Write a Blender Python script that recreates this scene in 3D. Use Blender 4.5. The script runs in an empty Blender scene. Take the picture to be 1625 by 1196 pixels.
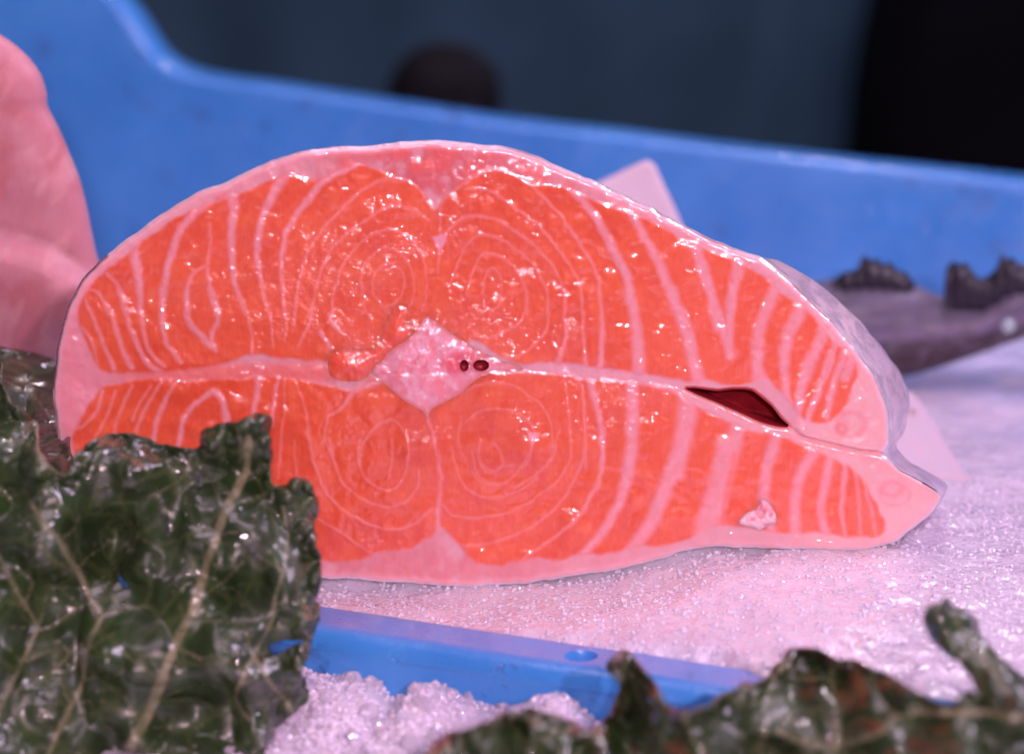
import bpy, math, random
import numpy as np
from mathutils import Vector, geometry, Euler
random.seed(7)
rng = np.random.default_rng(11)

# ------------------------------------------------------------------ camera
TILT = math.radians(14.0)
D0 = 0.60
CAM = np.array([0.0, -D0 * math.cos(TILT), 0.0524 + D0 * math.sin(TILT)])
FPX, CX, CY = 4000.0, 812.5, 598.0
sc = bpy.context.scene
cd = bpy.data.cameras.new("camera")
cam = bpy.data.objects.new("camera", cd)
sc.collection.objects.link(cam)
cam.location = CAM
cam.rotation_euler = (math.pi / 2 - TILT, 0, 0)
cd.sensor_width = 36.0
cd.lens = 36.0 * FPX / 1625.0
cd.clip_start = 0.02
cd.clip_end = 50
cd.dof.use_dof = True
cd.dof.focus_distance = 0.600
cd.dof.aperture_fstop = 7.2
cd.dof.aperture_blades = 0
sc.camera = cam

# ------------------------------------------------------------------ world, lamps, exposure
w = bpy.data.worlds.new("World")
sc.world = w
w.use_nodes = True
w.node_tree.nodes["Background"].inputs[0].default_value = (0.70, 0.55, 0.75, 1)
w.node_tree.nodes["Background"].inputs[1].default_value = 0.13
sc.view_settings.view_transform = 'Standard'
sc.view_settings.look = 'None'
sc.view_settings.gamma = 1
sc.view_settings.exposure = -0.02
sc.cycles.use_denoising = True
sc.cycles.max_bounces = 8
sc.cycles.transmission_bounces = 6
sc.cycles.sample_clamp_indirect = 4.0


def area(name, loc, target, size, power, col):
    l = bpy.data.lights.new(name, 'AREA')
    l.shape = 'DISK'
    l.size = size
    l.energy = power
    l.color = col
    o = bpy.data.objects.new(name, l)
    sc.collection.objects.link(o)
    o.location = loc
    o.rotation_euler = (Vector(target) - Vector(loc)).to_track_quat('-Z', 'Y').to_euler()
    return o


PINK = (1.0, 0.62, 0.77)
area('key_lamp', (0.25, -1.15, 0.95), (0, 0, 0.03), 0.45, 3.0, PINK)
area('overhead_fill', (-0.1, -0.1, 1.5), (0, 0, 0.03), 1.0, 8.0, (0.95, 0.66, 0.88))  # added soft overhead light, gives the leaves their broad sheen
area('stall_lamp', (0.05, -1.12, 0.38), (0, 0.0, 0.03), 0.05, 5.5, (1.0, 0.66, 0.80))
area('spot_lamp', (0.32, -1.02, 0.50), (0, 0.0, 0.03), 0.05, 5.5, (1.0, 0.66, 0.80))
area('rear_glint_light', (0.22, 0.80, 0.95), (0.02, 0, 0.0), 0.06, 2.6, (1.0, 0.80, 0.92))  # added small light behind, makes ice, leaf tops and rim sparkle
area('back_fill', (0.75, 0.25, 0.75), (0.07, 0.05, 0.02), 0.4, 6.0, (0.92, 0.70, 1.0))  # added fill from the right rear, brightens the salmon's right skin


# ------------------------------------------------------------------ helpers
def rays(px, py):
    px = np.asarray(px, float); py = np.asarray(py, float)
    a = (px - CX) / FPX; b = (CY - py) / FPX
    d = np.stack([a, math.cos(TILT) + b * math.sin(TILT), -math.sin(TILT) + b * math.cos(TILT)], -1)
    return d


def at_y(px, py, Y):
    """point of the upright plane y = Y seen at a pixel of the photograph"""
    d = rays(px, py)
    t = (np.asarray(Y) - CAM[1]) / d[..., 1]
    return CAM + d * t[..., None]


def at_z(px, py, Z):
    d = rays(px, py)
    t = (np.asarray(Z) - CAM[2]) / d[..., 2]
    return CAM + d * t[..., None]


def _hash(i, j, k, seed):
    h = (i * 374761393 + j * 668265263 + k * 2147483647 + seed * 144665) & 0xFFFFFFFF
    h = ((h ^ (h >> 13)) * 1274126177) & 0xFFFFFFFF
    h = h ^ (h >> 16)
    return (h & 0xFFFFFF) / float(0xFFFFFF)


def vnoise(x, y, z=0.0, seed=0):
    x = np.asarray(x, float); y = np.asarray(y, float); z = np.zeros_like(x) + z
    xi = np.floor(x).astype(np.int64); yi = np.floor(y).astype(np.int64); zi = np.floor(z).astype(np.int64)
    xf = x - xi; yf = y - yi; zf = z - zi
    f = lambda t: t * t * t * (t * (t * 6 - 15) + 10)
    u, v, q = f(xf), f(yf), f(zf)
    r = 0
    for a in (0, 1):
        for b in (0, 1):
            for c in (0, 1):
                wgt = (u if a else 1 - u) * (v if b else 1 - v) * (q if c else 1 - q)
                r = r + wgt * _hash(xi + a, yi + b, zi + c, seed)
    return r * 2 - 1


def fbm(x, y, z=0.0, seed=0, oct=4, gain=0.5):
    r = 0; amp = 1.0; fr = 1.0; tot = 0
    for o in range(oct):
        r = r + amp * vnoise(np.asarray(x) * fr + 17.3 * o, np.asarray(y) * fr - 9.1 * o, np.asarray(z) * fr + 3.7 * o, seed + o)
        tot += amp; amp *= gain; fr *= 2.03
    return r / tot


def smooth(a, b, x):
    t = np.clip((x - a) / (b - a), 0, 1)
    return t * t * (3 - 2 * t)


def spline(pts, step=3.0, closed=False):
    """Catmull-Rom through points (columns beyond x, y are carried along)"""
    P = np.array(pts, float)
    n = len(P)
    out = []
    rng_ = range(n if closed else n - 1)
    for i in rng_:
        p0 = P[(i - 1) % n] if closed or i > 0 else 2 * P[0] - P[1]
        p1 = P[i]; p2 = P[(i + 1) % n]
        p3 = P[(i + 2) % n] if closed or i + 2 < n else 2 * P[-1] - P[-2]
        m = max(1, int(round(np.linalg.norm((p2 - p1)[:2]) / step)))
        for k in range(m):
            t = k / m
            out.append(0.5 * ((2 * p1) + (-p0 + p2) * t + (2 * p0 - 5 * p1 + 4 * p2 - p3) * t * t + (-p0 + 3 * p1 - 3 * p2 + p3) * t ** 3))
    if not closed:
        out.append(P[-1])
    return np.array(out)


def resample(pts, step, closed=True):
    P = np.array(pts, float)
    if closed:
        P = np.vstack([P, P[:1]])
    seg = np.linalg.norm(np.diff(P[:, :2], axis=0), axis=1)
    s = np.concatenate([[0], np.cumsum(seg)])
    n = max(3, int(s[-1] / step))
    t = np.linspace(0, s[-1], n, endpoint=not closed)
    return np.stack([np.interp(t, s, P[:, k]) for k in range(P.shape[1])], -1)


def dist_poly(pts, line, width=None):
    """distance from points to a polyline; with per-vertex width also the width at the foot"""
    best = np.full(len(pts), 1e9); wb = np.zeros(len(pts))
    lo = line[:, :2].min(0) - 60; hi = line[:, :2].max(0) + 60
    idx = np.where(((pts >= lo) & (pts <= hi)).all(1))[0]
    q = pts[idx]
    bb = best[idx]; ww = wb[idx]
    for a, b in zip(line[:-1], line[1:]):
        ab = b[:2] - a[:2]; L = ab @ ab
        if L < 1e-9:
            continue
        t = np.clip(((q - a[:2]) @ ab) / L, 0, 1)
        d = np.hypot(q[:, 0] - a[0] - ab[0] * t, q[:, 1] - a[1] - ab[1] * t)
        m = d < bb
        bb[m] = d[m]
        if width is not None:
            wt = a[2] + (b[2] - a[2]) * t
            ww[m] = wt[m]
    best[idx] = bb; wb[idx] = ww
    return (best, wb) if width is not None else best


def inside(pts, poly):
    x, y = pts[:, 0], pts[:, 1]
    c = np.zeros(len(pts), bool)
    n = len(poly)
    j = n - 1
    for i in range(n):
        xi, yi = poly[i][0], poly[i][1]; xj, yj = poly[j][0], poly[j][1]
        if yi != yj:
            m = ((yi > y) != (yj > y)) & (x < (xj - xi) * (y - yi) / (yj - yi) + xi)
            c ^= m
        j = i
    return c


def sdist(pts, poly):
    """signed distance, positive inside (exact only near the outline)"""
    cl = np.vstack([poly, poly[:1]])
    best = np.full(len(pts), 1e9)
    for a, b in zip(cl[:-1], cl[1:]):
        ab = b[:2] - a[:2]; L = ab @ ab
        if L < 1e-9:
            continue
        t = np.clip(((pts - a[:2]) @ ab) / L, 0, 1)
        d = np.hypot(pts[:, 0] - a[0] - ab[0] * t, pts[:, 1] - a[1] - ab[1] * t)
        np.minimum(best, d, out=best)
    return np.where(inside(pts, poly), best, -best)


def cdt(outline, holes, step):
    """triangulate an outline with holes on an even lattice of inner points"""
    loops = [resample(outline, step)] + [resample(h, step) for h in holes]
    verts = []; edges = []
    for L in loops:
        o = len(verts)
        verts += [tuple(p[:2]) for p in L]
        edges += [(o + i, o + (i + 1) % len(L)) for i in range(len(L))]
    lo = loops[0].min(0); hi = loops[0].max(0)
    xs = np.arange(lo[0], hi[0], step); ys = np.arange(lo[1], hi[1], step * 0.866)
    g = np.array([(x + (step / 2 if j % 2 else 0), y) for j, y in enumerate(ys) for x in xs])
    g = g + rng.uniform(-.08, .08, g.shape) * step
    keep = sdist(g, loops[0]) > 0.55 * step
    g = g[keep]
    for h in loops[1:]:
        g = g[sdist(g, h) < -0.55 * step]
    nb = len(verts)
    verts += [tuple(p) for p in g]
    v, e, f, *_ = geometry.delaunay_2d_cdt([Vector(p) for p in verts], edges, [], 0, 1e-4)
    V = np.array([(p.x, p.y) for p in v]); F = np.array([tuple(t) for t in f if len(t) == 3])
    c = V[F].mean(1)
    ok = inside(c, loops[0])
    for h in loops[1:]:
        ok &= ~inside(c, h)
    F = F[ok]
    # one winding
    a, b, d = V[F[:, 0]], V[F[:, 1]], V[F[:, 2]]
    cr = (b[:, 0] - a[:, 0]) * (d[:, 1] - a[:, 1]) - (b[:, 1] - a[:, 1]) * (d[:, 0] - a[:, 0])
    F[cr > 0] = F[cr > 0][:, ::-1]          # y runs down in pixels: this faces the viewer
    return V, F


def mesh(name, V, F, mat, parent=None, col=None, smooth_=True):
    me = bpy.data.meshes.new(name)
    me.from_pydata(np.asarray(V, float).tolist(), [], F.tolist() if isinstance(F, np.ndarray) else [tuple(int(i) for i in f) for f in F])
    me.materials.append(mat)
    if smooth_:
        me.polygons.foreach_set('use_smooth', [True] * len(me.polygons))
    if col is not None:
        ca = me.color_attributes.new('Col', 'FLOAT_COLOR', 'POINT')
        c4 = np.ones((len(V), 4), np.float32); c4[:, :3] = col[:, :3]
        if col.shape[1] > 3:
            c4[:, 3] = col[:, 3]
        ca.data.foreach_set('color', c4.ravel())
    me.update()
    o = bpy.data.objects.new(name, me)
    sc.collection.objects.link(o)
    if parent is not None:
        o.parent = parent
        o.matrix_parent_inverse = parent.matrix_world.inverted()
    return o


def empty(name, loc):
    o = bpy.data.objects.new(name, None)
    sc.collection.objects.link(o)
    o.location = loc
    o.empty_display_size = 0.02
    bpy.context.view_layer.update()
    return o


def tag(o, label=None, cat=None, group=None, kind=None):
    if label: o['label'] = label
    if cat: o['category'] = cat
    if group: o['group'] = group
    if kind: o['kind'] = kind
    return o


def mat_new(name):
    m = bpy.data.materials.new(name)
    m.use_nodes = True
    nt = m.node_tree
    return m, nt, nt.nodes['Principled BSDF']


def N(nt, typ, **kw):
    n = nt.nodes.new(typ)
    for k, v in kw.items():
        if k.startswith('_'):
            setattr(n, k[1:], v)
        else:
            n.inputs[k.replace('__', ' ')].default_value = v
    return n


def coords(nt, scale=(1, 1, 1)):
    tc = nt.nodes.new('ShaderNodeTexCoord')
    mp = nt.nodes.new('ShaderNodeMapping')
    mp.inputs['Scale'].default_value = scale
    nt.links.new(tc.outputs['Object'], mp.inputs['Vector'])
    return mp.outputs[0]


def noise(nt, vec, scale, detail=3, rough=.5, dist=0):
    n = nt.nodes.new('ShaderNodeTexNoise')
    n.inputs['Scale'].default_value = scale
    n.inputs['Detail'].default_value = detail
    n.inputs['Roughness'].default_value = rough
    n.inputs['Distortion'].default_value = dist
    nt.links.new(vec, n.inputs['Vector'])
    return n.outputs[0]


def ramp(nt, src, p0, c0, p1, c1):
    r = nt.nodes.new('ShaderNodeMapRange')
    r.interpolation_type = 'SMOOTHSTEP'
    r.inputs['From Min'].default_value = p0; r.inputs['From Max'].default_value = p1
    r.inputs['To Min'].default_value = c0; r.inputs['To Max'].default_value = c1
    nt.links.new(src, r.inputs['Value'])
    return r.outputs[0]


def math_(nt, op, a, b=None):
    n = nt.nodes.new('ShaderNodeMath'); n.operation = op
    for i, v in enumerate((a, b)):
        if v is None: continue
        if isinstance(v, (int, float)): n.inputs[i].default_value = v
        else: nt.links.new(v, n.inputs[i])
    return n.outputs[0]


def bump(nt, h, dist, strength=1.0, normal=None):
    b = nt.nodes.new('ShaderNodeBump')
    b.inputs['Distance'].default_value = dist
    if isinstance(strength, (int, float)): b.inputs['Strength'].default_value = strength
    else: nt.links.new(strength, b.inputs['Strength'])
    nt.links.new(h, b.inputs['Height'])
    if normal is not None: nt.links.new(normal, b.inputs['Normal'])
    return b.outputs[0]


def mixc(nt, fac, a, b, mode='MIX'):
    m = nt.nodes.new('ShaderNodeMix'); m.data_type = 'RGBA'; m.blend_type = mode
    for i, v in ((0, fac), (6, a), (7, b)):
        if isinstance(v, (int, float)): m.inputs[i].default_value = v
        elif isinstance(v, tuple): m.inputs[i].default_value = (*v, 1) if len(v) == 3 else v
        else: nt.links.new(v, m.inputs[i])
    return m.outputs[2]


def ico(sub=1):
    import bmesh
    bm = bmesh.new(); bmesh.ops.create_icosphere(bm, subdivisions=sub, radius=1)
    V = np.array([v.co[:] for v in bm.verts]); F = np.array([[v.index for v in f.verts] for f in bm.faces]); bm.free()
    return V, F


# ------------------------------------------------------------------ materials
def flesh_material(name, sss=0.0030, spark=1.0, rough=0.3):
    m, nt, p = mat_new(name)
    at = nt.nodes.new('ShaderNodeAttribute'); at.attribute_name = 'Col'
    v = coords(nt)
    vh = coords(nt, (0.62, 1, 1.35))
    fib = noise(nt, coords(nt, (3.0, 1, 0.7)), 520, 3, .6)
    mott = noise(nt, v, 260, 4, .6)
    c = mixc(nt, ramp(nt, fib, .35, 0, .75, .12), at.outputs['Color'], (1.0, .36, .30))
    c = mixc(nt, ramp(nt, mott, .3, .10 if spark > .5 else 0.0, .6, 0.0), c, (.80, .085, .035))
    nt.links.new(c, p.inputs['Base Color'])
    p.inputs['Subsurface Weight'].default_value = 1.0 if sss else 0
    p.inputs['Subsurface Radius'].default_value = (1.0, .35, .25)
    p.inputs['Subsurface Scale'].default_value = sss
    p.inputs['Roughness'].default_value = rough
    p.inputs['Specular IOR Level'].default_value = .5
    # wet grain: bumps gathered in patches, so the lamps glint in clusters
    grain = noise(nt, vh, 1050, 1.5, .55, .6)
    patch = noise(nt, coords(nt, (0.55, 1, 1.0)), 55, 3, .6)
    k = ramp(nt, patch, .43, .16 * spark, .66, .95 * spark)
    und = noise(nt, v, 160, 2, .5)
    b1 = bump(nt, und, .0008 if spark > .5 else .0001, .4)
    k = math_(nt, 'MULTIPLY', k, at.outputs['Alpha'])
    b3 = bump(nt, grain, .0007, math_(nt, 'MULTIPLY', k, .10), b1)
    b2 = bump(nt, grain, .00072, k, b1)
    nt.links.new(b3, p.inputs['Normal'])
    p.inputs['Coat IOR'].default_value = 1.7 if spark > .5 else 1.5
    p.inputs['Coat Weight'].default_value = 1.0 if spark > .5 else .08
    p.inputs['Coat Roughness'].default_value = .07 if spark > .5 else .25
    nt.links.new(b2, p.inputs['Coat Normal'])
    return m


M_flesh = flesh_material('salmon flesh')
M_soft = flesh_material('pale flesh', .003, .35, .58)


def skin_material():
    m, nt, p = mat_new('salmon skin')
    at = nt.nodes.new('ShaderNodeAttribute'); at.attribute_name = 'Col'
    v = coords(nt)
    n1 = noise(nt, v, 190, 4, .6)
    c = mixc(nt, ramp(nt, n1, .42, 0, .62, .7), at.outputs['Color'], (.40, .36, .46))
    nt.links.new(c, p.inputs['Base Color'])
    p.inputs['Roughness'].default_value = .34
    p.inputs['Metallic'].default_value = .15
    vo = N(nt, 'ShaderNodeTexVoronoi', Scale=420.0)
    nt.links.new(v, vo.inputs['Vector'])
    nt.links.new(bump(nt, vo.outputs[0], .0004, .2), p.inputs['Normal'])
    p.inputs['Coat Weight'].default_value = .5
    p.inputs['Coat Roughness'].default_value = .15
    return m


M_skin = skin_material()


def cavity_material():
    m, nt, p = mat_new('cavity lining')
    v = coords(nt)
    c = mixc(nt, ramp(nt, noise(nt, v, 180, 3), .3, 0, .7, 1), (.34, .012, .025), (.50, .02, .035))
    nt.links.new(c, p.inputs['Base Color'])
    p.inputs['Roughness'].default_value = .5
    return m


M_cav = cavity_material()


def ice_material(name, clear=0.0):
    m, nt, p = mat_new(name)
    v = coords(nt)
    big = noise(nt, v, 38, 4, .6)
    c = mixc(nt, ramp(nt, big, .35, 0, .65, 1), (.66, .60, .75), (.74, .70, .84))
    nt.links.new(c, p.inputs['Base Color'])
    p.inputs['Subsurface Weight'].default_value = .9 if clear < .3 else .2
    p.inputs['Subsurface Radius'].default_value = (1, .9, 1)
    p.inputs['Subsurface Scale'].default_value = .005
    p.inputs['Transmission Weight'].default_value = clear
    p.inputs['IOR'].default_value = 1.31
    p.inputs['Roughness'].default_value = .22 if clear < .3 else .12
    vo = N(nt, 'ShaderNodeTexVoronoi', Scale=520.0, _feature='SMOOTH_F1')
    wv = noise(nt, v, 300, 2)
    nt.links.new(mixc(nt, .004, v, wv), vo.inputs['Vector'])
    g2 = noise(nt, v, 640, .5, .5, .5)
    b0 = bump(nt, vo.outputs[0], .0007, .22)
    pk = ramp(nt, noise(nt, v, 140, 3, .6), .4, .5, .65, 1.0)
    b1 = bump(nt, g2, .0009, pk, b0)
    nt.links.new(bump(nt, g2, .0006, .25, b0), p.inputs['Normal'])
    p.inputs['Coat Weight'].default_value = 1
    p.inputs['Coat IOR'].default_value = 1.6
    p.inputs['Coat Roughness'].default_value = .07
    nt.links.new(b1, p.inputs['Coat Normal'])
    return m


M_ice = ice_material('crushed ice')
M_clear = ice_material('ice grain', .0)
M_clear.node_tree.nodes['Principled BSDF'].inputs['Subsurface Weight'].default_value = 0
M_clear.node_tree.nodes['Principled BSDF'].inputs['Coat IOR'].default_value = 1.4
for n_ in M_clear.node_tree.nodes:
    if n_.type == 'BUMP': n_.inputs['Distance'].default_value *= .15


def plastic_material():
    m, nt, p = mat_new('blue crate plastic')
    v = coords(nt)
    c = mixc(nt, ramp(nt, noise(nt, v, 22, 4, .6), .35, 0, .7, 1), (.050, .26, .69), (.068, .315, .78))
    spots = noise(nt, v, 60, 3, .7)
    c = mixc(nt, ramp(nt, spots, .60, 0, .70, .5), c, (.015, .05, .22))
    nt.links.new(c, p.inputs['Base Color'])
    nt.links.new(ramp(nt, noise(nt, v, 90, 3), .3, .22, .7, .42), p.inputs['Roughness'])
    p.inputs['Subsurface Weight'].default_value = .25
    p.inputs['Subsurface Radius'].default_value = (.2, .6, 1)
    p.inputs['Subsurface Scale'].default_value = .002
    b = bump(nt, noise(nt, v, 140, 4, .6), .0006, .35)
    wet = noise(nt, v, 900, 2, .6)
    b2 = bump(nt, wet, .0009, ramp(nt, noise(nt, v, 120, 3, .6), .56, 0, .68, .7), b)
    nt.links.new(b2, p.inputs['Normal'])
    p.inputs['Coat Weight'].default_value = .5
    p.inputs['Coat Roughness'].default_value = .12
    wet2 = noise(nt, v, 650, 2, .6, .4)
    nt.links.new(bump(nt, wet2, .0009, ramp(nt, noise(nt, v, 120, 3, .6), .50, 0, .62, .9), b), p.inputs['Coat Normal'])
    return m


M_blue = plastic_material()


def leaf_material(name='chard leaf'):
    m, nt, p = mat_new(name)
    at = nt.nodes.new('ShaderNodeAttribute'); at.attribute_name = 'Col'
    v = coords(nt)
    c = mixc(nt, ramp(nt, noise(nt, v, 130, 4, .65), .3, 0, .7, .5), at.outputs['Color'], (.022, .055, .010))
    ve = N(nt, 'ShaderNodeTexVoronoi', Scale=95.0, _feature='DISTANCE_TO_EDGE')
    wv = nt.nodes.new('ShaderNodeVectorMath'); wv.operation = 'ADD'
    nz = nt.nodes.new('ShaderNodeTexNoise'); nz.inputs['Scale'].default_value = 80
    sc2 = nt.nodes.new('ShaderNodeVectorMath'); sc2.operation = 'SCALE'; sc2.inputs['Scale'].default_value = .006
    nt.links.new(v, nz.inputs['Vector']); nt.links.new(nz.outputs['Color'], sc2.inputs[0])
    nt.links.new(v, wv.inputs[0]); nt.links.new(sc2.outputs[0], wv.inputs[1]); nt.links.new(wv.outputs[0], ve.inputs['Vector'])
    net = ramp(nt, ve.outputs[0], .0, 1, .10, 0)
    c = mixc(nt, math_(nt, 'MULTIPLY', net, .45), c, (.075, .10, .035))
    nt.links.new(c, p.inputs['Base Color'])
    nt.links.new(ramp(nt, noise(nt, v, 60, 3, .6), .35, .28, .65, .50), p.inputs['Roughness'])
    p.inputs['Specular IOR Level'].default_value = .6
    p.inputs['Subsurface Weight'].default_value = .0
    crk = noise(nt, v, 55, 3, .45, .4)
    b = bump(nt, crk, .0034, .22)
    b = bump(nt, ramp(nt, ve.outputs[0], 0, 0, .35, 1), .0018, .28, b)
    nt.links.new(bump(nt, noise(nt, v, 260, 2, .5), .0006, .12, b), p.inputs['Normal'])
    wm = ramp(nt, noise(nt, v, 48, 3, .6), .46, .06, .58, 1.0)
    b2 = bump(nt, noise(nt, v, 340, 0, .5, .3), .0016, wm, b)
    nt.links.new(ramp(nt, noise(nt, v, 48, 3, .6), .46, .25, .56, .9), p.inputs['Coat Weight'])
    p.inputs['Coat IOR'].default_value = 1.6
    p.inputs['Coat Roughness'].default_value = .045
    nt.links.new(b2, p.inputs['Coat Normal'])
    return m


def water_material():
    m, nt, p = mat_new('water drop')
    p.inputs['Base Color'].default_value = (1, 1, 1, 1)
    p.inputs['Transmission Weight'].default_value = 1
    p.inputs['IOR'].default_value = 1.33
    p.inputs['Roughness'].default_value = .02
    return m


M_water = water_material()
DV, DF = None, None


def drops(W, V2, d, n, seed, parent, rmax=.0011):
    """beads of water standing on a surface"""
    r = np.random.default_rng(seed)
    wgt = smooth(.0, .45, fbm(V2[:, 0] / 70, V2[:, 1] / 70, 0, seed + 3, 2)) * (d > 6) + .04 * (d > 6)
    idx = r.choice(len(W), n, p=wgt / wgt.sum())
    sv, sf = ico(2)
    V = []
    for k in idx:
        R_ = .00028 + (rmax - .00028) * r.random() ** 3
        V.append(sv * np.array([1, .6, r.uniform(.9, 1.3)]) * R_ + W[k] - np.array([0, .25 * R_, 0]))
    F = np.concatenate([sf + i * len(sv) for i in range(n)])
    o = mesh('water_drops', np.concatenate(V), F, M_water, parent)
    o['kind'] = 'stuff'


M_leaf = leaf_material()


def plain(name, col, rough=.6, nscale=20, var=.3, bumpd=0.0):
    m, nt, p = mat_new(name)
    v = coords(nt)
    c2 = tuple(x * (1 - var) for x in col)
    nt.links.new(mixc(nt, ramp(nt, noise(nt, v, nscale, 4, .6), .3, 0, .7, 1), col, c2), p.inputs['Base Color'])
    p.inputs['Roughness'].default_value = rough
    if rough > .85: p.inputs['Specular IOR Level'].default_value = .08
    if bumpd:
        nt.links.new(bump(nt, noise(nt, v, nscale * 3, 3), bumpd, .6), p.inputs['Normal'])
    return m


# ------------------------------------------------------------------ the blue crate
def box_between(a, b, width, height, bev=.0025, seg=5, name='', mat=None, parent=None, inward=(0, 1, 0)):
    pass


ZR = 0.002
f_in = [at_z(503, 957, ZR), at_z(1115, 1048, ZR)]
f_out = [at_z(503, 1000, ZR), at_z(1130, 1102, ZR)]
u = f_in[1] - f_in[0]; u /= np.linalg.norm(u)          # along the front wall
nrm = np.array([-u[1], u[0], 0.0])                      # into the crate
fw = abs((f_out[0] - f_in[0]) @ nrm)
crate = empty('plastic_crate', (0.05, 0.1, -0.09))
tag(crate, 'blue plastic crate holding the salmon piece and its bed of crushed ice', 'crate')


def front_wall():
    """flange with a drain hole, rounded lip and the outer wall below, swept along the edge"""
    O = f_in[0] - u * 0.30
    L = 0.75
    # profile (distance outward from inner edge, z)
    prof = [(-.001, -.09), (-.0005, -.006), (.0, -.0012), (.0007, -.0003), (.0018, 0.0)]
    prof2 = []
    r = .0045
    for k in range(9):
        a = k / 8 * math.pi / 2
        prof2.append((fw - r + r * math.sin(a), -r + r * math.cos(a)))
    prof2 += [(fw + .0006, -.02), (fw + .003, -.09)]
    # flat part with the hole through it: triangulated
    hc = at_z(922, 1040, ZR)
    hs = (hc - O) @ u; hn = -(hc - O) @ nrm
    n = 40
    V = []; F = []
    pts_s = np.linspace(0, L, 121)
    wob = lambda s: 0.0004 * np.sin(s * 60) + 0.0003 * np.sin(s * 141 + 1)
    def P(s, d, z):
        q = O + u * s - nrm * (d + (wob(s) if d > .001 else 0))
        return (q[0], q[1], ZR + z)
    def strip(pr):
        o = len(V)
        for s in pts_s:
            for d, z in pr:
                V.append(P(s, d, z))
        m = len(pr)
        for i in range(len(pts_s) - 1):
            for j in range(m - 1):
                F.append((o + i * m + j, o + (i + 1) * m + j, o + (i + 1) * m + j + 1, o + i * m + j + 1))
    strip(prof); strip(prof2)
    outer = [(s, .0018) for s in pts_s] + [(s, fw - r) for s in pts_s[::-1]]
    ring = [(hs + .0037 * math.cos(2 * math.pi * k / n), hn + .0037 * math.sin(2 * math.pi * k / n)) for k in range(n)]
    vv = [Vector(p) for p in outer + ring]
    no = len(outer)
    ed = [(i, (i + 1) % no) for i in range(no)] + [(no + i, no + (i + 1) % n) for i in range(n)]
    v2, e2, f2, *_ = geometry.delaunay_2d_cdt(vv, ed, [], 0, 1e-7)
    o = len(V)
    for p in v2:
        V.append(P(p.x, p.y, 0))
    A = np.array([(p.x, p.y) for p in v2])
    for t in f2:
        c = A[list(t)].mean(0)
        if math.hypot(c[0] - hs, c[1] - hn) < .0036:
            continue
        a, b, d_ = A[t[0]], A[t[1]], A[t[2]]
        cr = (b[0] - a[0]) * (d_[1] - a[1]) - (b[1] - a[1]) * (d_[0] - a[0])
        F.append(tuple(o + i for i in (t if cr < 0 else t[::-1])))
    # hole wall
    o = len(V)
    for k in range(n):
        a = 2 * math.pi * k / n
        for z in (0, -.0006, -.004):
            rr = .0037 - (.0 if z == 0 else .0003)
            V.append(P(hs + rr * math.cos(a), hn + rr * math.sin(a), z))
    for k in range(n):
        k2 = (k + 1) % n
        for j in range(2):
            F.append((o + k * 3 + j, o + k2 * 3 + j, o + k2 * 3 + j + 1, o + k * 3 + j + 1))
    # the lower skin of the flange, dark seen through the hole
    o = len(V)
    for s, d in ((0, .002), (L, .002), (L, fw), (0, fw)):
        V.append(P(s, d, -.0045 if d < .01 else -.0045))
    F.append((o, o + 1, o + 2, o + 3))
    mesh('front_wall', V, F, M_blue, crate)


front_wall()

# back wall: a high corner at the left that sweeps down to a lower edge (carrying cut-out)
BL = np.array([-0.27, 0.335]); BR = np.array([0.30, 0.205])      # ground line of the wall


def back_y(x):
    t = (x - BL[0]) / (BR[0] - BL[0])
    return BL[1] + t * (BR[1] - BL[1])


def back_wall():
    # rim line traced on the wall's own plane
    rim_px = [(-260, -45), (-60, -35), (60, -30), (130, -22), (170, -8), (200, 25), (222, 60), (246, 92), (285, 115), (340, 128), (420, 138),
              (520, 154), (640, 172), (760, 190), (860, 203), (960, 214), (1100, 232), (1300, 256), (1480, 275), (1625, 291), (1800, 312), (1950, 330)]
    R = spline(rim_px, 12)
    pts = []
    for px, py in R:
        d = rays(px, py)
        # intersect with vertical wall plane through BL, BR
        nn = np.array([-(BR - BL)[1], (BR - BL)[0], 0])
        t = ((np.array([*BL, 0]) - CAM) @ nn) / (d @ nn)
        pts.append(CAM + d * t)
    R3 = np.array(pts)
    wdir = np.array([*(BR - BL), 0]); wdir /= np.linalg.norm(wdir)
    nin = np.array([wdir[1], -wdir[0], 0])                # towards the camera
    V = []; F = []
    # tangent for rounding of the rim
    T = np.gradient(R3, axis=0); T /= np.linalg.norm(T, axis=1)[:, None]
    up = np.cross(nin, T); up = np.where(up[:, 2:3] < 0, -up, up)
    lip = .020; r = .0028
    prof = [(.0, -.006), (.0, -.004)]
    for k in range(9):
        a = math.pi / 2 * (k / 8)
        prof.append((.003 - .003 * math.cos(a), r * math.sin(a)))
    prof += [(.010, r + .0005), (.018, r), (lip, 0), (lip, -.02)]
    cols = len(prof) + 1
    for P, U in zip(R3, up):
        V.append((P[0], P[1], -.09))
        for d, h in prof:
            q = P - nin * d + U * (h - r)
            V.append(tuple(q))
    # main panel rows go from the floor to the rim: add rows for smooth shading
    n = len(R3)
    for i in range(n - 1):
        for j in range(cols - 1):
            F.append((i * cols + j, (i + 1) * cols + j, (i + 1) * cols + j + 1, i * cols + j + 1))
    # outer skin down
    o = len(V)
    for P in R3:
        q = P - nin * lip
        V.append((q[0], q[1], -.09))
    for i in range(n - 1):
        F.append((i * cols + cols - 1, (i + 1) * cols + cols - 1, o + i + 1, o + i))
    mesh('back_wall', V, F, M_blue, crate)
    # raised rib running just under the rim
    return R3, nin, up


R3, nin, upv = back_wall()


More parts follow.
